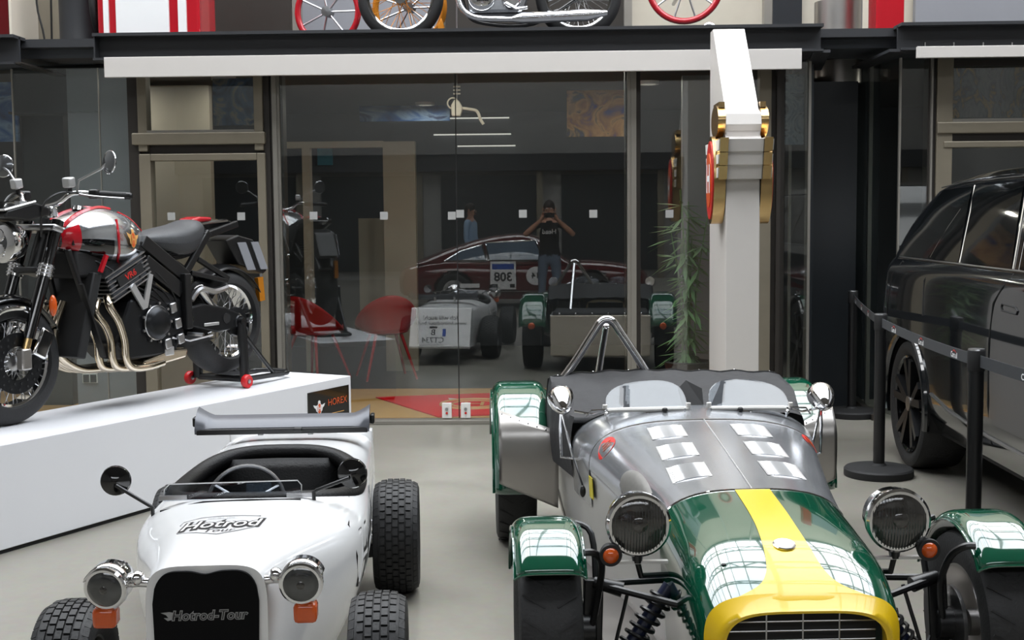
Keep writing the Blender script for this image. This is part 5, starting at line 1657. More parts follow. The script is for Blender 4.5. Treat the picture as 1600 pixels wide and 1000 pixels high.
# ================================================================== PADDOCK STAND
PS = thing('paddock_stand', 'black rear paddock stand with red wheels under the motorcycle', 'stand', (-2.7428, 6.3515, PL_H), radians(-26.19))
for sx, x in ((-1, -0.19), (1, 0.16)):
    MB().tube(spline([(x, 1.62, 0.40), (x + 0.01 * sx, 1.625, 0.20), (x + 0.01 * sx, 1.63, 0.045)], 3), 0.030, 10).build('upright', 'black', PS)
    MB().cyl((x - 0.03 * sx, 1.62, 0.405), (x + 0.025 * sx, 1.62, 0.405), 0.026, n=14).build('spool_cup', 'black', PS)
    MB().bar((x + 0.01 * sx, 1.63, 0.05), (x * 0.8, 2.06, 0.035), 0.03, 0.03).build('floor_tube', 'black', PS, smooth=0, bevel=0.006)
    MB().tube([(x, 1.63, 0.34), (x * 0.85, 1.95, 0.05)], 0.014, 10).build('brace', 'black', PS)
    w_ = MB().lathe([(0.012, -0.016), (0.036, -0.018), (0.042, -0.01), (0.042, 0.01), (0.036, 0.018), (0.012, 0.016)], (x + 0.05 * sx, 1.60, 0.043), (1, 0, 0), 26, closed=True).build('wheel', 'redplast', PS)
    MB().cyl((x + 0.028 * sx, 1.60, 0.043), (x + 0.072 * sx, 1.60, 0.043), 0.013, n=12).build('axle', 'steel', w_)
MB().tube(spline([(-0.152, 2.04, 0.035), (-0.14, 2.12, 0.036), (0.0, 2.14, 0.04), (0.115, 2.12, 0.036), (0.128, 2.04, 0.035)], 5), 0.015, 10).build('handle', 'black', PS)
MB().cyl((-0.19, 1.63, 0.05), (0.16, 1.63, 0.05), 0.02, n=12).build('cross_tube', 'black', PS)

# ================================================================== BLACK SUV
SX0, SXC = 2.15, 3.16
SV = thing('suv', 'large gloss black four-wheel-drive car behind the belt barrier', 'car', (SXC, 6.1, 0))
INS = [(0.30, .07), (0.42, .012), (0.62, .0), (0.95, .0), (1.12, .012), (1.20, .03), (1.25, .062)]
INS2 = [(1.25, .066), (1.45, .135), (1.68, .225), (1.735, .275), (1.775, .36), (1.805, .60), (1.815, 1.01)]
CY = 6.1                                   # local y = world Y - CY
YF, YRR = 3.55, 8.52


def corner(y, x):
    """round the plan corners of the body"""
    r = 0.26
    for e, d in ((YF, 1), (YRR, -1)):
        t = (y - e) * d
        if t < r:
            return x + r - sqrt(max(r * r - (r - max(t, 0)) ** 2, 0))
    return x


def low_pt(u, v, side):
    y = YF + (YRR - YF) * (u if 0 < u < 1 else u)
    z = 0.30 + 0.95 * v
    x = corner(y, lerp_table(INS, z)[0])
    return (side * (SX0 + x - SXC), y - CY, z)


def arch(y, z):
    return any(((y - c) ** 2 + (z - 0.385) ** 2) < 0.435 ** 2 for c in (7.76, 4.74))


us = [0.5 - 0.5 * cos(pi * k / 120) for k in range(121)]
for side in (1, -1):
    m_ = MB()
    m_.grid(lambda u, v: low_pt(us[round(u * 120)], v, side), 120, 44, keep=lambda u, v: not arch(YF + (YRR - YF) * (0.5 - 0.5 * cos(pi * u)), 0.30 + 0.95 * v))
    o = m_.build('side_body', 'carblack', SV, smooth=60, fix=False)
    for yc in (7.76, 4.74):
        pts = [(side * (SX0 + 0.0 - SXC), yc + 0.44 * cos(a) - CY, 0.385 + 0.44 * sin(a)) for a in [radians(-12 + 204 * k / 40) for k in range(41)]]
        MB().tube(pts, 0.022, 8).build('arch_trim', 'carblack', o)
        lin = MB().grid(lambda u, v: (side * (SX0 + 0.01 + 0.45 * v - SXC), yc + 0.445 * cos(radians(-14 + 208 * u)) - CY, 0.385 + 0.445 * sin(radians(-14 + 208 * u))), 30, 2)
        lin.build('arch_liner', 'blackmatte', o, smooth=60)
dk = MB()
dk.grid(lambda u, v: (low_pt(us[round(u * 120)], 1.0, 1)[0] * (1 - 2 * v), low_pt(us[round(u * 120)], 1, 1)[1], 1.25 + 0.03 * sin(pi * v)), 120, 6)
dk.build('deck', 'carblack', SV, smooth=60)
for ye, nm in ((YF, 'front_face'), (YRR, 'rear_face')):
    MB().grid(lambda u, v: ((SX0 + 0.262 + lerp_table(INS, 0.30 + 0.95 * v)[0] - SXC) * (1 - 2 * u), ye - CY, 0.30 + 0.95 * v), 8, 12).build(nm, 'carblack', SV, smooth=60)
MB().span((-0.9, YF + 0.1 - CY, 0.26), (0.9, YRR - 0.1 - CY, 0.34)).build('underbody', 'blackmatte', SV, smooth=0)


def up_end(z):
    t = max(0, min(1, (z - 1.25) / 0.54))
    return 4.75 + 1.0 * t, 8.42 - 0.13 * t - 0.50 * t ** 2.4


def up_pt(u, v):
    q = abs(v - 0.5) * 2                     # 1 at belt, 0 at roof centre
    k = (1 - q) * (len(INS2) - 1)
    i = min(int(k), len(INS2) - 2)
    f = k - i
    z = INS2[i][0] + (INS2[i + 1][0] - INS2[i][0]) * f
    x = INS2[i][1] + (INS2[i + 1][1] - INS2[i][1]) * f
    y0, y1 = up_end(z)
    y = y0 + (y1 - y0) * u
    r = 0.16
    t = min(y - y0, y1 - y)
    if t < r:
        x += (r - sqrt(max(r * r - (r - t) ** 2, 0))) * 0.8
    x = min(x, 1.01)
    return ((1 if v > 0.5 else -1) * (SX0 + x - SXC), y - CY, z - 0.05 * max(0, (u - 0.6) / 0.4) ** 2 * (1 - q))


gh = MB()
gh.grid(lambda u, v: up_pt(0.5 - 0.5 * cos(pi * u), v), 70, 60)
for e in (0, 1):
    gh.add([up_pt(e, k / 60) for k in range(61)], [tuple(range(61))])
gho = gh.build('cabin', 'carblack', SV, smooth=50)


def side_x(z):
    return lerp_table(INS if z < 1.25 else INS2, z)[0]


def on_suv(Y, z, out=0.003):
    return Vector((SX0 + side_x(z) - out - SXC, Y - CY, z)) if False else Vector((-(SXC - SX0 - side_x(z) + out), Y - CY, z))


def glass_patch(nm, c00, c10, c11, c01, out=0.004):
    def f(u, v):
        y = (c00[0] * (1 - u) + c10[0] * u) * (1 - v) + (c01[0] * (1 - u) + c11[0] * u) * v
        z = (c00[1] * (1 - u) + c10[1] * u) * (1 - v) + (c01[1] * (1 - u) + c11[1] * u) * v
        return on_suv(y, z, out)
    return MB().grid(f, 14, 14).build(nm, 'carglass', gho, smooth=60)


glass_patch('rear_quarter_glass', (7.02, 1.272), (8.20, 1.272), (7.80, 1.675), (7.28, 1.685))
glass_patch('rear_door_glass', (6.22, 1.272), (6.98, 1.272), (7.24, 1.685), (6.50, 1.695))
glass_patch('front_door_glass', (5.05, 1.272), (6.12, 1.272), (6.38, 1.695), (5.65, 1.695))


def seam(pts, r=0.004, m='frame_steel', nm='seam', n=4):
    return MB().tube([on_suv(y, z, 0.002) for y, z in pts], r, 6).build(nm, m, gho)


seam([(7.0, 1.268), (7.06, 1.40), (7.14, 1.55), (7.26, 1.69)], 0.0045)
seam([(7.55, 1.28), (7.50, 1.36), (7.42, 1.46), (7.32, 1.56)], 0.0025)
seam([(6.20, 1.268), (6.27, 1.40), (6.36, 1.55), (6.49, 1.70)], 0.004)
seam([(6.12, 1.268), (6.18, 1.40), (6.26, 1.55), (6.38, 1.70)], 0.003)
seam([(8.18, 1.262), (7.6, 1.262), (7.0, 1.262), (6.2, 1.262), (5.1, 1.262)], 0.006, 'steel', 'belt_trim')
seam([(7.86, 1.69), (7.5, 1.715), (7.0, 1.72), (6.3, 1.725), (5.8, 1.725)], 0.004, 'steel', 'roof_trim')
seam([(6.16, 1.25), (6.20, 1.18), (6.28, 1.10), (6.30, 0.9), (6.30, 0.6), (6.28, 0.40)], 0.004, 'blackmatte', 'door_seam')
seam([(7.40, 1.25), (7.46, 1.15), (7.42, 0.95)], 0.004, 'blackmatte', 'door_seam')
seam([(8.05, 1.24), (8.15, 1.15), (8.2, 0.95), (8.22, 0.6)], 0.004, 'blackmatte', 'tail_seam')
hdl = [(6.16, 1.105), (5.98, 1.10), (5.95, 1.085), (5.96, 1.07), (6.15, 1.073), (6.165, 1.09)]
MB().tube([on_suv(y, z, 0.002) for y, z in hdl], 0.004, 6, True).build('door_handle', 'blackmatte', SV)
seam([(7.24, 0.52), (6.9, 0.47), (6.3, 0.44), (5.6, 0.43)], 0.010, 'steel', 'sill_trim')
def wind_pt(u, v):
    z = 1.27 + 0.44 * v
    y0 = up_end(z)[0]
    hw_ = (SXC - SX0 - side_x(z) - 0.17)
    return ((1 - 2 * u) * hw_, y0 - 0.012 - CY, z)


MB().grid(wind_pt, 8, 8).build('windscreen', 'carglass', gho, smooth=60)
MB().span((-0.42, YF - 0.012 - CY, 0.72), (0.42, YF + 0.01 - CY, 0.92)).build('radiator_grille', 'blackmatte', SV, smooth=0, bevel=0.01)
for side in (-1, 1):
    MB().box((side * 0.62, YF - 0.004 - CY, 0.86), (0.26, 0.03, 0.11)).build('headlamp', 'lens', SV, bevel=0.02)
    MB().box((side * 0.55, YRR + 0.004 - CY, 1.0), (0.10, 0.02, 0.32)).build('tail_lamp', 'darkred', SV, bevel=0.01)
# wheels
rt = MB().lathe(tyre_profile(0.388, 0.28, 0.285), (0, 0, 0), (1, 0, 0), 64, closed=True).mesh('tyre', 'rubber')
rm = MB().lathe([(0.05, -0.05), (0.10, -0.06), (0.27, -0.02), (0.275, -0.12), (0.292, -0.13), (0.292, 0.12), (0.275, 0.11), (0.26, 0.02), (0.05, 0.0)], (0, 0, 0), (1, 0, 0), 48, closed=True).mesh('wheel', 'blackgloss')
sp_ = MB()
for k in range(5):
    for d in (-0.13, 0.13):
        a = 2 * pi * k / 5 + 0.3
        p0 = Vector((-0.10, 0.05 * cos(a), 0.05 * sin(a)))
        p1 = Vector((-0.115, 0.275 * cos(a + d * 1.6), 0.275 * sin(a + d * 1.6)))
        sp_.bar(p0, p1, 0.05, 0.045)
spm = sp_.mesh('spokes', 'engine', smooth=0)
for side in (-1, 1):
    for yc in (7.76, 4.74):
        wh = link('wheel', rm, SV, loc=(side * (SXC - SX0 - 0.145), yc - CY, 0.388))
        wh.rotation_euler = (0, 0, 0 if side < 0 else pi)
        link('tyre', rt, wh)
        link('spokes', spm, wh)
        MB().cyl((-0.13, 0, 0), (-0.10, 0, 0), 0.045, n=18).build('hub_cap', 'alu_dull', wh)


# ================================================================== INSIDE THE SHOP
mt = MB()
mc = [at(574, 609, D).xy]
G = [(-1.48, 10.72), (-0.86, 9.66), (-0.16, 9.80), (0.55, 9.86), (0.55, 11.0), (-0.4, 10.95)]
mat_o = thing('door_mat', 'bright red door mat with gold ring emblem just inside the glass doors', 'mat')
MB().prism(G, 0.013, 0.022, 'xy').build('carpet', 'mat_red', mat_o, smooth=0)
MB().torus((-0.62, 10.28, 0.023), (0, 0, 1), 0.27, 0.012, 40, 6).build('ring', 'goldpaint', mat_o)
MB().torus((-0.62, 10.28, 0.023), (0, 0, 1), 0.18, 0.008, 40, 6).build('ring', 'goldpaint', mat_o)
for a in (0.6, 1.57 + 0.6, 5.6):
    MB().prism([(-0.62 + 0.29 * cos(a - 0.2), 10.28 + 0.29 * sin(a - 0.2)), (-0.62 + 0.42 * cos(a), 10.28 + 0.42 * sin(a)), (-0.62 + 0.29 * cos(a + 0.2), 10.28 + 0.29 * sin(a + 0.2))], 0.022, 0.024, 'xy').build('wing_mark', 'cream', mat_o, smooth=0)
lettering('H', 0.28, 'goldpaint', mat_o, lambda a, b: Vector((-0.62 + a, 10.28 + b, 0.0245)))


def shell_chair(loc, rz, label):
    c = thing('shell_chair', label, 'chair', loc, rz, 'red shell chairs inside the shop')

    def f(u, v):
        a = (u - 0.5) * pi * 1.35              # wraps from arm to back to arm
        h = 0.44 + (0.36 * cos(a * 0.62) ** 2) * v
        r = 0.20 + 0.08 * v
        return (r * 1.05 * sin(a), -r * cos(a) * -1.0, h)
    MB().grid(f, 24, 8).build('back_shell', 'redplast', c, smooth=70, thick=0.012)
    MB().lathe([(0, 0.425), (0.16, 0.42), (0.21, 0.44), (0.215, 0.455), (0.16, 0.44), (0, 0.44)], (0, 0, 0), (0, 0, 1), 30).build('seat', 'redplast', c)
    for sx in (-1, 1):
        for sy in (-1, 1):
            MB().tube([(0.12 * sx, 0.12 * sy, 0.43), (0.24 * sx, 0.24 * sy, 0.0)], [0.016, 0.011], 8).build('leg', 'redplast', c)
    return c


def floor_pt(px, py, z=0.012):
    d = CAM_R @ Vector(((px - 800) / 2000.0, (500 - py) / 2000.0, -1.0))
    t = (z - CAM_H) / d.z
    return (d.x * t, d.y * t, z)


p = floor_pt(604, 590)
shell_chair(p, radians(200), 'red plastic shell chair behind the left door leaf, nearer the door seam')
p = floor_pt(492, 592)
shell_chair(p, radians(150), 'red plastic shell chair at the left edge of the glass doors')


def framed(name, label, cat, px0, py0, px1, py1, Y, m, frame=None):
    a, b = at(px0, py1, Y), at(px1, py0, Y)
    o = thing(name, label, cat, ((a.x + b.x) / 2, Y, a.z))
    hx, h = (b.x - a.x) / 2, b.z - a.z
    MB().span((-hx, 0, 0), (hx, 0.035, h)).build('canvas', m, o, smooth=0)
    if frame:
        for s in (((-hx - 0.02, -0.01, -0.02), (-hx, 0.04, h + 0.02)), ((hx, -0.01, -0.02), (hx + 0.02, 0.04, h + 0.02)), ((-hx, -0.01, -0.02), (hx, 0.04, 0)), ((-hx, -0.01, h), (hx, 0.04, h + 0.02))):
            MB().span(*s).build('frame_side', frame, o, smooth=0)
    return o


blue = rampmat('blue_sea_painting', [(0.30, srgb(20, 40, 84)), (0.45, srgb(50, 96, 160)), (0.55, srgb(130, 160, 196)), (0.62, srgb(30, 60, 110)), (0.75, srgb(14, 24, 50))], 2.2, 1.6, stretch=(0.7, 1, 1.8))
blue2 = rampmat('blue_grey_painting', [(0.32, srgb(28, 48, 78)), (0.48, srgb(72, 104, 142)), (0.56, srgb(150, 150, 140)), (0.66, srgb(40, 70, 110))], 4, 2.0)
ochre = rampmat('ochre_figure_painting', [(0.30, srgb(30, 40, 120)), (0.42, srgb(150, 104, 60)), (0.52, srgb(196, 150, 92)), (0.60, srgb(70, 66, 56)), (0.72, srgb(40, 44, 130))], 5, 1.2)
sepia = rampmat('sepia_mural', [(0.30, srgb(50, 52, 52)), (0.45, srgb(120, 116, 108)), (0.53, srgb(60, 58, 56)), (0.60, srgb(168, 130, 60)), (0.70, srgb(90, 90, 92))], 5, 2.2, stretch=(1.6, 1, 0.7))
poster = rampmat('blue_grey_poster', [(0.35, srgb(90, 108, 124)), (0.5, srgb(140, 156, 166)), (0.6, srgb(60, 70, 84))], 6, 2.0)
framed('painting', 'wide dark blue seascape painting hung high behind the entrance doors', 'painting', 562, 132, 702, 190, 14.0, blue)
framed('painting', 'ochre and blue figure painting at the upper right of the entrance doors', 'painting', 886, 126, 975, 214, 12.5, ochre)
framed('painting', 'blue swirling painting seen through the upper bronze window', 'painting', 334, 122, 398, 196, 10.6, blue2)
framed('painting', 'deep blue painting at the far left edge behind glass', 'painting', -60, 128, 25, 222, 10.2, blue)
framed('mural', 'grey and ochre street mural behind the upper right bronze window', 'mural', 1488, 104, 1640, 184, 10.0, sepia)
framed('poster', 'pale blue poster beside the dark recessed pier', 'poster', 1226, 116, 1260, 226, 9.75, poster)
framed('notice', 'small turquoise notice on the wall beyond the beige doorway', 'notice', 496, 228, 519, 258, 14.96, pmat('turquoise_print', srgb(70, 150, 175), 0.6, var=0.3, scale=12))

# unseen lamps added at the shop ceiling to brighten the interior
for x, y, pw_, lab in ((-2.75, 10.9, 7, 'unseen fill lamp added above the bronze framed door'), (-0.95, 10.35, 26, 'unseen fill lamp added above the left part of the red mat'), (0.15, 10.35, 26, 'unseen fill lamp added above the right part of the red mat'), (-1.3, 13.6, 16, 'unseen fill lamp added in front of the dark blue painting'), (0.9, 11.7, 14, 'unseen fill lamp added in front of the ochre painting'), (-3.8, 10.9, 14, 'unseen fill lamp added behind the far left panes'), (3.6, 10.6, 14, 'unseen fill lamp added behind the black car')):
    o = thing('downlight', lab, 'lamp', (x, y, 2.738), 0, 'unseen fill lamps added in the shop')
    MB().lathe([(0.07, -0.03), (0.10, -0.03), (0.105, 0.0), (0.07, 0.0)], (0, 0, 0), (0, 0, 1), 28, closed=True).build('ring', 'white_plast', o)
    MB().cyl((0, 0, -0.012), (0, 0, -0.002), 0.07, n=24).build('diffuser', 'led', o)
    ld = bpy.data.lights.new('downlight_beam', 'AREA')
    ld.shape = 'DISK'
    ld.size = 0.13
    ld.energy = pw_ * 0.36
    ld.color = (1.0, 0.93, 0.82)
    lo = bpy.data.objects.new('downlight_beam', ld)
    COL.objects.link(lo)
    lo.parent = o
    lo.location = (0, 0, -0.035)

# hanging ornament like a pump nozzle with a bent spout
orn = thing('nozzle_ornament', 'cream pump nozzle ornament hanging high behind the glass doors', 'ornament', tuple(at(714, 165, 11.0)))
MB().prism([(-0.045, -0.09), (0.03, -0.09), (0.05, -0.02), (0.02, 0.04), (-0.02, 0.05), (-0.05, 0.0)], -0.03, 0.03, 'xz').build('body', 'cream', orn, smooth=0, bevel=0.01)
MB().tube(spline([(0.02, 0, -0.02), (0.10, 0, -0.03), (0.17, 0, -0.05), (0.20, 0, -0.12), (0.225, 0, -0.16)], 5), 0.013, 8).build('spout', 'cream', orn)
MB().torus((-0.035, 0, 0.02), (0, 1, 0), 0.045, 0.007, 20, 6).build('lever_ring', 'cream', orn)
MB().cyl((0, 0, 0.05), (0.01, 0, 0.9), 0.006, n=8).build('wire', 'steel', orn)
for z in (0.10, 0.13, 0.16):
    MB().cyl((-0.03, 0, z), (0.03, 0, z), 0.007, n=8).build('collar', 'cream', orn)
for px, py, L, w_, lab in ((700, 185, 190, 14.97, 'longest thin light strip under the dark blue painting'), (738, 210, 120, 14.97, 'thin light strip below the pump nozzle ornament'), (760, 228, 90, 14.97, 'lowest and shortest thin light strip in the dark shop')):
    q = at(px, py, w_)
    o = thing('light_strip', lab, 'lamp', tuple(q), 0, 'thin light strips in the dark shop')
    MB().box((0, 0, 0), (L / 2000 * w_, 0.03, 0.014)).build('tube', 'led', o, smooth=0)
    MB().box((0, 0.012, 0.012), (L / 2200 * w_, 0.02, 0.012)).build('wall_rail', 'black', o, smooth=0)

# bamboo plant behind the glass beside the pylon
bp = thing('bamboo_plant', 'leafy green bamboo in a dark pot behind the glass beside the pylon', 'plant', (1.10, 10.15, 0.012))
MB().lathe([(0, 0), (0.15, 0), (0.19, 0.36), (0.17, 0.37), (0.16, 0.33), (0, 0.33)], (0, 0, 0), (0, 0, 1), 28).build('pot', 'pot', bp)
random.seed(3)
lf = MB()
for k in range(9):
    a = random.uniform(0, 2 * pi)
    h = random.uniform(1.0, 1.55)
    l_ = random.uniform(0.05, 0.24)
    pts = spline([(0.05 * cos(a), 0.05 * sin(a), 0.33), (0.4 * l_ * cos(a), 0.4 * l_ * sin(a), 0.33 + h * 0.5), (l_ * cos(a), l_ * sin(a), 0.33 + h)], 4)
    MB().tube(pts, 0.006, 6).build('cane', 'leaf', bp)
    for q in range(26):
        t = random.uniform(0.15, 1.0)
        c = Vector(pts[min(int(t * (len(pts) - 1)), len(pts) - 1)])
        b = random.uniform(0, 2 * pi)
        L = random.uniform(0.14, 0.28)
        d = Vector((cos(b) * 0.75, sin(b) * 0.75, random.uniform(-0.9, 0.1))).normalized()
        s = d.cross(Vector((0, 0, 1))).normalized() * 0.019
        m_ = c + d * L * 0.45
        lf.add([c, m_ + s + Vector((0, 0, 0.006)), c + d * L, m_ - s, m_ + Vector((0, 0, -0.006))], [(0, 1, 2, 4), (0, 4, 2, 3)])
lf.build('leaves', 'leaf', bp, smooth=0, fix=False)['kind'] = 'stuff'

# ================================================================== ON THE GALLERY
GZ = ZBT
YG = 9.62


def gx(px, Y=YG):
    return X(px, Y, 20)


fp = thing('fuel_pump', 'red and white vintage fuel pump base on the gallery', 'fuel pump', ((gx(150) + gx(310)) / 2, YG, GZ))
w_ = (gx(310) - gx(150)) / 2
MB().span((-w_, 0.02, 0.02), (w_, 0.5, 1.45)).build('cabinet', 'red', fp, smooth=0, bevel=0.02)
MB().span((-w_ * 0.62, -0.005, 0.028), (w_ * 0.42, 0.03, 1.1)).build('white_panel', 'white_gloss', fp, smooth=0, bevel=0.01)
MB().span((-w_ * 0.86, 0.0, 0.028), (-w_ * 0.76, 0.03, 1.1)).build('white_stripe', 'white_gloss', fp, smooth=0)
MB().span((w_ * 0.60, 0.0, 0.028), (w_ * 0.76, 0.03, 1.1)).build('white_stripe', 'white_gloss', fp, smooth=0)
MB().span((-w_ * 1.0, -0.02, 0.0), (w_ * 1.0, 0.52, 0.03)).build('foot_plate', 'red', fp, smooth=0, bevel=0.006)
MB().lathe([(0, 1.45), (0.10, 1.45), (0.20, 1.62), (0.12, 1.78), (0, 1.8)], (0, 0.25, 0), (0, 0, 1), 28).build('globe', 'white_gloss', fp)

dr = thing('drum', 'dark grey drum standing left of the red fuel pump', 'drum', ((gx(76) + gx(135)) / 2 - 0.02, YG + 0.3, GZ))
MB().lathe([(0, 0), (0.15, 0), (0.155, 0.03), (0.15, 0.06), (0.15, 0.5), (0.155, 0.52), (0.15, 0.55), (0.15, 0.86), (0.14, 0.88), (0, 0.88)], (0, 0, 0), (0, 0, 1), 36).build('shell', 'beam', dr)
MB().torus((0, 0, 0.5), (0, 0, 1), 0.153, 0.008, 36, 6).build('hoop', 'black', dr)
sp2 = thing('spare_tyre', 'narrow black tyre leaning between drum and fuel pump', 'tyre', (gx(142), YG + 0.33, GZ))
MB().torus((0, 0, 0.32), (1, 0, 0), 0.295, 0.025, 48, 10).build('tyre_body', 'rubber', sp2)
MB().torus((0, 0, 0.32), (1, 0, 0), 0.26, 0.012, 48, 8).build('rim', 'steel', sp2)
cb2 = thing('cabinet', 'dark red cabinet at the far left of the gallery', 'cabinet', (gx(-25), YG, GZ))
MB().span((-0.3, 0, 0), (gx(14) - gx(-25), 0.5, 1.2)).build('body', 'darkred', cb2, smooth=0, bevel=0.01)
MB().span((gx(14) - gx(-25), -0.003, 0), (gx(18) - gx(-25), 0.5, 1.2)).build('edge_strip', 'cream', cb2, smooth=0)
wire = thing('wire_stand', 'thin black wire stand in front of the pale gallery wall', 'stand', (gx(58), YG + 0.15, GZ))
for a, b in ((-0.06, -0.005), (0.05, 0.045)):
    MB().tube(spline([(b, 0, 0.0), (b + (a - b) * 0.3, 0, 0.12), (a, 0, 0.32), (a, 0.02, 0.7)], 4), 0.008, 6).build('wire_leg', 'black', wire)
MB().torus((0, 0.02, 0.7), (0, 0, 1), 0.07, 0.007, 24, 6).build('top_ring', 'black', wire)

# classic motorcycle on the gallery, side on
xa, xb = gx(622), gx(905)
cm = thing('classic_motorcycle', 'vintage chrome motorcycle on the gallery with only its lower part in view', 'motorcycle', (xa, YG + 0.18, GZ))
wb_ = xb - xa
for x in (0, wb_):
    spoked_wheel(cm, (x, 0, 0.325), 0.325, 0.10, 0.255, 36, ax=(0, 1, 0), hubr=0.05, spoke='orange_rim' if x == 0 else 'steel')
MB().tube(spline([(0.42, -0.12, 0.42), (0.46, -0.13, 0.24), (0.56, -0.14, 0.155), (0.75, -0.15, 0.135), (1.0, -0.15, 0.135)], 5), 0.022, 12).build('exhaust_pipe', 'chrome', cm)
MB().tube([(0.85, -0.15, 0.135), (0.92, -0.15, 0.14), (1.40, -0.15, 0.155), (1.55, -0.15, 0.17)], [0.024, 0.042, 0.045, 0.018], 18).build('silencer', 'chrome', cm)
MB().tube(spline([(0.46, -0.07, 0.36), (0.50, -0.07, 0.20), (0.62, -0.07, 0.12), (1.0, -0.06, 0.11), (wb_, -0.06, 0.30)], 5), 0.016, 10).build('frame_tube', 'blackgloss', cm)
MB().prism([(0.52, 0.18), (0.92, 0.18), (0.98, 0.34), (0.90, 0.52), (0.62, 0.56), (0.50, 0.38)], -0.13, 0.10, 'xz').build('engine', 'alu', cm, smooth=0, bevel=0.03)
MB().lathe([(0, 0.03), (0.07, 0.028), (0.10, 0.01), (0.105, 0)], (0.62, -0.13, 0.30), (0, -1, 0), 28).build('engine_cover', 'chrome', cm)
MB().lathe([(0, 0.03), (0.05, 0.028), (0.07, 0.01), (0.075, 0)], (0.84, -0.13, 0.28), (0, -1, 0), 28).build('engine_cover', 'chrome', cm)
MB().tube([(0.80, -0.16, 0.25), (0.88, -0.2, 0.20), (0.96, -0.2, 0.21)], 0.012, 8).build('foot_lever', 'chrome', cm)
MB().ball((0.62, 0, 0.80), (0.32, 0.12, 0.13), 24, 14).build('fuel_tank', 'blackgloss', cm)
MB().ball((1.10, 0, 0.80), (0.30, 0.11, 0.05), 20, 10).build('saddle', 'leather', cm)
for sy in (-1, 1):
    MB().tube([(0, 0.08 * sy, 0.325), (0.22, 0.08 * sy, 0.92)], 0.02, 10).build('fork_leg', 'blackgloss', cm)
MB().tube(spline([(0.30, -0.34, 1.02), (0.24, -0.2, 1.05), (0.22, 0, 0.98), (0.24, 0.2, 1.05), (0.30, 0.34, 1.02)], 4), 0.012, 8).build('handlebar', 'chrome', cm)


def loose_wheel(name, label, px, Y, R, rimcol, n, zc=None, tyre=False, tilt=0.0):
    o = thing(name, label, 'wheel', (X(px, Y, 10), Y, GZ))
    zc = R if zc is None else zc
    MB().torus((0, 0, zc), (0.15, 1, tilt), R - 0.025, 0.025, 48, 10).build('rim', rimcol, o)
    for k in range(n):
        a = 2 * pi * k / n
        MB().cyl((0, 0, zc), ((R - 0.03) * cos(a), -0.15 * (R - 0.03) * cos(a), zc + (R - 0.03) * sin(a)), 0.008, n=6).build('spoke', 'steel', o)
    MB().lathe([(0, -0.05), (0.04, -0.045), (0.04, 0.045), (0, 0.05)], (0, 0, zc), (0.15, 1, 0), 18).build('hub', 'steel', o)
    return o


loose_wheel('red_wheel', 'large red wheel rim standing left of the vintage motorcycle on the gallery', 512, YG + 0.45, 0.27, 'red', 7)
loose_wheel('golden_wheel', 'golden orange wheel standing behind the front wheel of the vintage motorcycle', 640, YG + 0.5, 0.30, 'orange_rim', 9)
loose_wheel('red_wheel', 'red wheel rim hung on the gallery right of the vintage motorcycle', 1070, YG + 0.4, 0.30, 'red', 10, zc=0.43)
MB().cyl((0, 0.05, 0.43), (0, 0.9, 0.43), 0.015, n=10).build('wall_peg', 'steel', [o for o in bpy.data.objects if o.name.startswith('red_wheel')][-1])
loose_wheel('small_ring', 'small chrome ring standing on the gallery near the white pylon', 1108, YG + 0.2, 0.06, 'chrome', 4)
og = MB().prism([(-0.025, 0), (0.03, 0), (0.03, 0.10), (0.01, 0.16), (-0.02, 0.10)], -0.03, 0.03, 'xz').build('orange_block', 'orange_rim', smooth=0, bevel=0.008, loc=(gx(686), YG + 0.1, GZ))
tag(og, 'small orange block beside the front wheel of the vintage motorcycle', 'block')
rp = MB().span((gx(1380), YG + 0.2, GZ), (gx(1425), YG + 0.45, GZ + 1.6)).build('red_column', 'red', smooth=0, bevel=0.01)
tag(rp, 'plain red display column on the gallery at the right', 'column')

# ================================================================== BEHIND THE VIEWER (seen mirrored in the glass)
CR = thing('coupe', 'dark red classic fastback coupe with number 308 reflected in the glass', 'car', (-0.45, -2.75, 0))
# local: x along the car (front +x), y across, side facing the glass at +y
CL = [(-2.05, .50, .62, .45, .30), (-1.98, .62, .70, .46, .24), (-1.6, .76, .80, .50, .20), (-1.1, .80, .84, .54, .18), (-0.4, .80, .82, .52, .17), (0.5, .80, .80, .52, .17), (1.2, .80, .79, .50, .18), (1.7, .74, .73, .47, .20), (2.0, .58, .62, .44, .26), (2.08, .45, .55, .42, .30)]


def car_pt(u, v):
    x = -2.05 + 4.13 * u
    w, zt, zs, zb = lerp_table(CL, x)
    s = -1 if v < 0.5 else 1
    q = abs(v - 0.5) * 2
    if q < 0.6:
        t = pi / 2 * (1 - q / 0.6)
        return (x, s * w * cos(t) ** 0.55 if cos(t) > 0 else 0, zs + (zt - zs) * max(sin(t), 0) ** 0.7)
    t = (1 - q) / 0.4
    return (x, s * w * (0.93 + 0.07 * t), zb + (zs - zb) * t)


def car_arch(u, v):
    p = car_pt(u, v)
    return not any((p[0] - c) ** 2 + (p[2] - 0.30) ** 2 < 0.345 ** 2 and abs(p[1]) > 0.4 for c in (-1.12, 1.15))


cbod = MB().grid(car_pt, 110, 70, keep=car_arch)
for e in (0, 1):
    cbod.add([car_pt(e, k / 70) for k in range(71)], [tuple(range(71))])
cbo = cbod.build('body', 'darkred', CR, smooth=60)
GHT = [(-1.75, .45, .80), (-1.3, .52, .98), (-0.7, .56, 1.16), (-0.2, .57, 1.235), (0.1, .56, 1.225), (0.35, .55, 1.13), (0.75, .58, .80)]


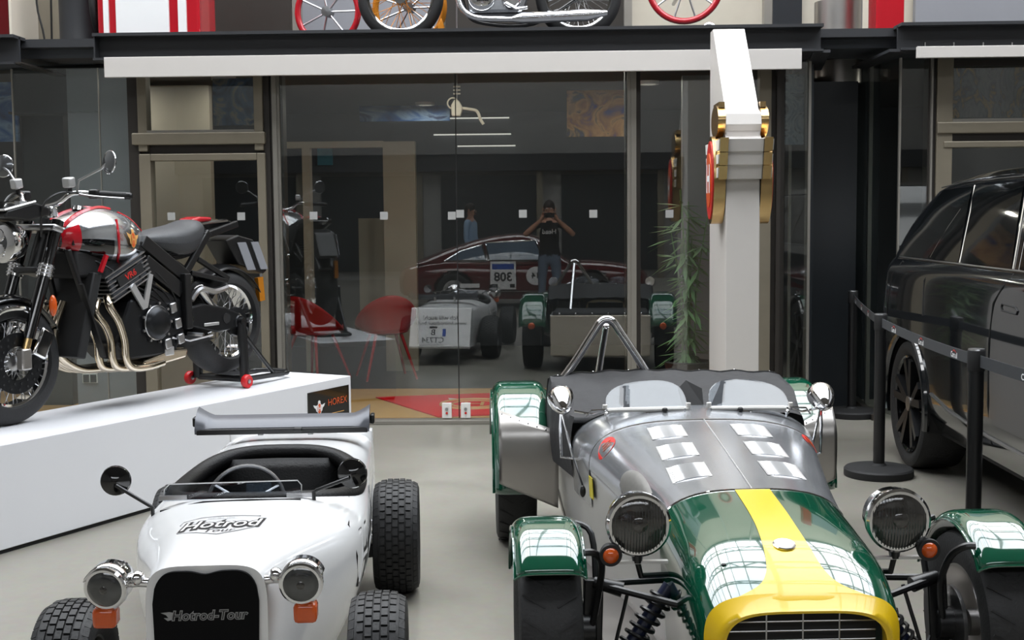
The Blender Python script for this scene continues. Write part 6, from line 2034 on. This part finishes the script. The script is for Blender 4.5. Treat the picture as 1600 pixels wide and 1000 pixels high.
def gh_pt(u, v):
    x = -1.75 + 2.5 * u
    w, zt = lerp_table(GHT, x)
    s = -1 if v < 0.5 else 1
    q = abs(v - 0.5) * 2
    zb = 0.74
    t = pi / 2 * (1 - q)
    sn, cs = max(sin(t), 0), max(cos(t), 0)
    return (x, s * (w + 0.16 * (1 - sn)) * cs ** 0.42, zb + max(zt - zb, 0.01) * sn ** 0.75)


cab = MB().grid(gh_pt, 50, 40).build('cabin', 'darkred', CR, smooth=60)


def gh_side(x, z):
    """outer half width of the cabin at a height"""
    w, zt = lerp_table(GHT, x)
    t = max(0, min(1, (z - 0.74) / max(zt - 0.74, 0.01)))
    sn = t ** (1 / 0.75)
    return (w + 0.16 * (1 - sn)) * max(0, 1 - sn * sn) ** 0.21


sky_glass = pmat('car_side_glass', srgb(96, 112, 130), 0.05, coat=1.0, var=0.25, scale=3)
for sy in (-1, 1):
    for nm, q in (('quarter_window', ((-1.28, .80), (-0.58, .80), (-0.66, 1.06), (-1.02, 0.955))), ('door_window', ((-0.54, .80), (0.36, .80), (0.22, 1.12), (-0.61, 1.09))), ('vent_window', ((0.38, .80), (0.60, .80), (0.40, 1.02), (0.29, 1.09)))):
        def wp(u, v, o=0.014):
            x = (q[0][0] * (1 - u) + q[1][0] * u) * (1 - v) + (q[3][0] * (1 - u) + q[2][0] * u) * v
            z = (q[0][1] * (1 - u) + q[1][1] * u) * (1 - v) + (q[3][1] * (1 - u) + q[2][1] * u) * v
            return Vector((x, sy * (gh_side(x, z) + o), z))
        MB().grid(wp, 10, 8).build(nm, sky_glass, cab, smooth=60)
        ring = [wp(k / 8, 0, 0.016) for k in range(8)] + [wp(1, k / 6, 0.016) for k in range(6)] + [wp(1 - k / 8, 1, 0.016) for k in range(8)] + [wp(0, 1 - k / 6, 0.016) for k in range(6)]
        MB().tube(ring, 0.016, 6, True).build('chrome_trim', 'chrome', cab)
    MB().tube([(x, sy * (lerp_table(CL, x)[0] + 0.004), 0.30) for x in [-1.5 + 0.25 * k for k in range(13)]], 0.012, 6).build('sill_line', 'chrome', cbo)
    MB().lathe([(0, 0.03), (0.06, 0.024), (0.085, 0.0), (0.09, -0.05)], (1.93, 0.56 * sy, 0.58), (1, 0.1 * sy, 0.2), 24).build('headlamp', 'lens', cbo)
    for xc in (-1.12, 1.15):
        wh = MB().lathe([(0.04, -0.02), (0.12, -0.03), (0.18, -0.06), (0.19, 0.06), (0.17, 0.05), (0.10, 0.02), (0.04, 0.04)], (0, 0, 0), (0, sy, 0), 32, closed=True).build('wheel', 'chrome', CR, loc=(xc, 0.70 * sy, 0.30))
        MB().lathe(tyre_profile(0.30, 0.17, 0.19), (0, 0, 0), (0, 1, 0), 40, closed=True).build('tyre', 'rubber', wh)
ny = 0.806
nb_ = MB().span((-0.52, ny - 0.004, 0.33), (-0.10, ny + 0.004, 0.79)).build('number_board', 'print_white', CR, smooth=0)
bf = planar((-0.31, ny + 0.006, 0.0), (-1, 0, 0), (0, 0, 1))
lettering('308', 0.20, 'print_black', nb_, lambda a, b: bf(a, b + 0.53), bold=0.006)
MB().span((-0.49, ny + 0.004, 0.66), (-0.13, ny + 0.006, 0.75)).build('sponsor_strip', 'print_blue', nb_, smooth=0)
for xx in (-0.48, -0.20):
    MB().span((xx, ny + 0.004, 0.36), (xx + 0.08, ny + 0.006, 0.42)).build('print_block', 'print_black', nb_, smooth=0)
rd = MB().lathe([(0, 0.006), (0.15, 0.006), (0.152, 0)], (0.22, ny - 0.002, 0.55), (0, 1, 0), 36).build('start_roundel', 'print_white', CR)
rf = planar((0.22, ny + 0.006, 0.55), (-1, 0, 0), (0, 0, 1))
lettering('14', 0.13, 'print_black', rd, rf, bold=0.004)
MB().span((-1.02, 0.802, 0.36), (-0.70, 0.808, 0.43)).build('side_sticker', 'print_white', CR, smooth=0)


def person(name, label, loc, rz, J, top_m, leg_m, phone=False, hair='hair'):
    """one skinned body grown from a joint skeleton, coloured by region"""
    root = thing(name, label, 'person', loc, rz)
    names = list(J['pts'].keys())
    me = bpy.data.meshes.new('body')
    me.from_pydata([J['pts'][n][:3] for n in names], [(names.index(a), names.index(b)) for a, b in J['edges']], [])
    ob = bpy.data.objects.new('body', me)
    COL.objects.link(ob)
    sk = ob.modifiers.new('skin', 'SKIN')
    sd = ob.modifiers.new('sub', 'SUBSURF')
    sd.levels = sd.render_levels = 2
    for n, sv in zip(names, me.skin_vertices[0].data):
        r = J['pts'][n][3]
        sv.radius = (r, r) if not isinstance(r, tuple) else r
        sv.use_root = (n == 'pelvis')
    dg = bpy.context.evaluated_depsgraph_get()
    fin = bpy.data.meshes.new_from_object(ob.evaluated_get(dg))
    bpy.data.objects.remove(ob)
    fin.name = 'body'
    fin.materials.clear()
    for m in (M['skin'], M[top_m], M[leg_m], M['shoe']):
        fin.materials.append(m)
    elb = J['sleeve']
    for p in fin.polygons:
        c = p.center
        if c.z < 0.09:
            k = 3
        elif c.z < 0.93 and not (abs(c.x) > 0.25 or c.y < -0.22 and c.z > 0.85):
            k = 2
        elif c.z > 1.44 and abs(c.x) < 0.13 and c.y > -0.14:
            k = 0
        else:
            k = 1 if elb(c) else 0
        p.material_index = k
        p.use_smooth = True
    b = link('body', fin, root)
    hc = Vector(J['pts']['head'][:3])
    MB().grid(lambda u, v: hc + Vector((0.088 * sin(pi * 0.62 * v) * cos(2 * pi * u), 0.018 + 0.105 * sin(pi * 0.62 * v) * sin(2 * pi * u), 0.02 + 0.125 * cos(pi * 0.62 * v) + (0.05 * max(0, -sin(2 * pi * u)) * v))), 24, 10).build('hair', hair, root, smooth=70)
    nose = MB().add([hc + Vector(p) for p in ((0, -0.125, -0.02), (-0.016, -0.10, -0.025), (0.016, -0.10, -0.025), (0, -0.102, 0.03))], [(0, 1, 3), (0, 3, 2), (0, 2, 1), (1, 2, 3)])
    nose.build('nose', 'skin', root)
    for sx in (-1, 1):
        MB().ball(hc + Vector((0.034 * sx, -0.092, 0.015)), (0.013, 0.008, 0.008), 10, 6).build('eye', 'print_white', root)
        MB().ball(hc + Vector((0.092 * sx, 0.0, 0.0)), (0.012, 0.022, 0.034), 10, 8).build('ear', 'skin', root)
    MB().tube([hc + Vector((-0.028, -0.094, -0.062)), hc + Vector((0, -0.102, -0.060)), hc + Vector((0.028, -0.094, -0.062))], 0.005, 6).build('mouth', 'print_red', root)
    return root


def hand(root, wrist, d, up, s):
    """palm with four curled fingers and a thumb"""
    w, d, up = Vector(wrist), Vector(d).normalized(), Vector(up).normalized()
    side = d.cross(up) * s
    mb = MB()
    mb.tube([w, w + d * 0.035, w + d * 0.08], [0.026, 0.034, 0.030], 10)
    for k, L in enumerate((0.070, 0.078, 0.072, 0.058)):
        b = w + d * 0.075 + side * (0.027 - 0.018 * k)
        mb.tube(spline([b, b + d * L * 0.45 + up * 0.004, b + d * L * 0.8 - up * 0.012, b + d * L * 0.9 - up * 0.03], 3), [0.0095] * 6 + [0.0085] * 4, 7)
    b = w + d * 0.03 + side * 0.028
    mb.tube(spline([b, b + side * 0.025 + d * 0.02, b + side * 0.03 + d * 0.055], 3), 0.0105, 7)
    return mb.build('hand', 'skin', root)


def skeleton(arm):
    P = {'pelvis': (0, 0, 0.95, (.155, .115)), 'waist': (0, 0, 1.08, (.145, .105)), 'chest': (0, 0, 1.28, (.175, .12)), 'collar': (0, 0.005, 1.43, (.10, .08)), 'neck': (0, 0.0, 1.50, .055), 'chin': (0, -0.015, 1.56, .06), 'head': (0, -0.005, 1.625, (.085, .10)), 'crown': (0, 0.0, 1.69, (.065, .078))}
    E_ = [('pelvis', 'waist'), ('waist', 'chest'), ('chest', 'collar'), ('collar', 'neck'), ('neck', 'chin'), ('chin', 'head'), ('head', 'crown')]
    for s, t in ((-1, 'l'), (1, 'r')):
        P[t + 'hip'] = (0.095 * s, 0, 0.86, .095)
        P[t + 'knee'] = (0.115 * s, -0.01, 0.48, .065)
        P[t + 'calf'] = (0.12 * s, 0.015, 0.34, .06)
        P[t + 'ank'] = (0.125 * s, 0.01, 0.09, .042)
        P[t + 'heel'] = (0.125 * s, 0.0, 0.045, .04)
        P[t + 'toe'] = (0.14 * s, -0.17, 0.035, .035)
        E_ += [('pelvis', t + 'hip'), (t + 'hip', t + 'knee'), (t + 'knee', t + 'calf'), (t + 'calf', t + 'ank'), (t + 'ank', t + 'heel'), (t + 'heel', t + 'toe')]
        P[t + 'sho'] = (0.185 * s, 0.0, 1.40, .062)
        pts = arm(s)
        P[t + 'elb'] = pts[0] + (.044,)
        P[t + 'for'] = tuple((a + b) / 2 for a, b in zip(pts[0], pts[1])) + (.042,)
        P[t + 'wri'] = pts[1] + (.028,)
        E_ += [('collar', t + 'sho'), (t + 'sho', t + 'elb'), (t + 'elb', t + 'for'), (t + 'for', t + 'wri')]
    return P, E_


P_, E_ = skeleton(lambda s: ((0.37 * s, -0.12, 1.24), (0.12 * s, -0.30, 1.47)))
ph = person('person', 'person in black t-shirt and jeans holding up a phone, reflected in the glass', (0.0, -0.42, 0), pi, dict(pts=P_, edges=E_, sleeve=lambda c: abs(c.x) < 0.31 and c.y > -0.16), 'tshirt', 'jeans')
for s in (-1, 1):
    hand(ph, (0.12 * s, -0.30, 1.47), (-0.45 * s, -0.35, 0.8), (0, 1, 0.2), s)
tf_ = planar((0, -0.135, 1.29), (1, 0, 0), (0, 0, 1))
lettering('Head', 0.10, 'print_white', ph, tf_, name='shirt_print', bold=0.002)
fo = thing('phone', 'dark phone held up in both hands by the person in black', 'phone', (0.0, -0.045, 1.54))
MB().box((0, 0, 0.0), (0.155, 0.009, 0.075)).build('case', 'black', fo, bevel=0.004)
MB().cyl((0.045, 0.0045, 0.012), (0.045, 0.0065, 0.012), 0.009, n=14).build('lens', 'chrome', fo)
P2, E2 = skeleton(lambda s: ((0.25 * s, 0.0, 1.12), (0.24 * s, -0.12, 0.90)))
p2 = person('person', 'person in a light blue shirt standing behind the dark red coupe', (-1.45, -4.6, 0), pi * 0.6, dict(pts=P2, edges=E2, sleeve=lambda c: c.z > 0.96), 'shirt', 'jeans')
for s in (-1, 1):
    hand(p2, (0.24 * s, -0.12, 0.90), (0, -0.3, -1), (0, 1, -0.2), s)
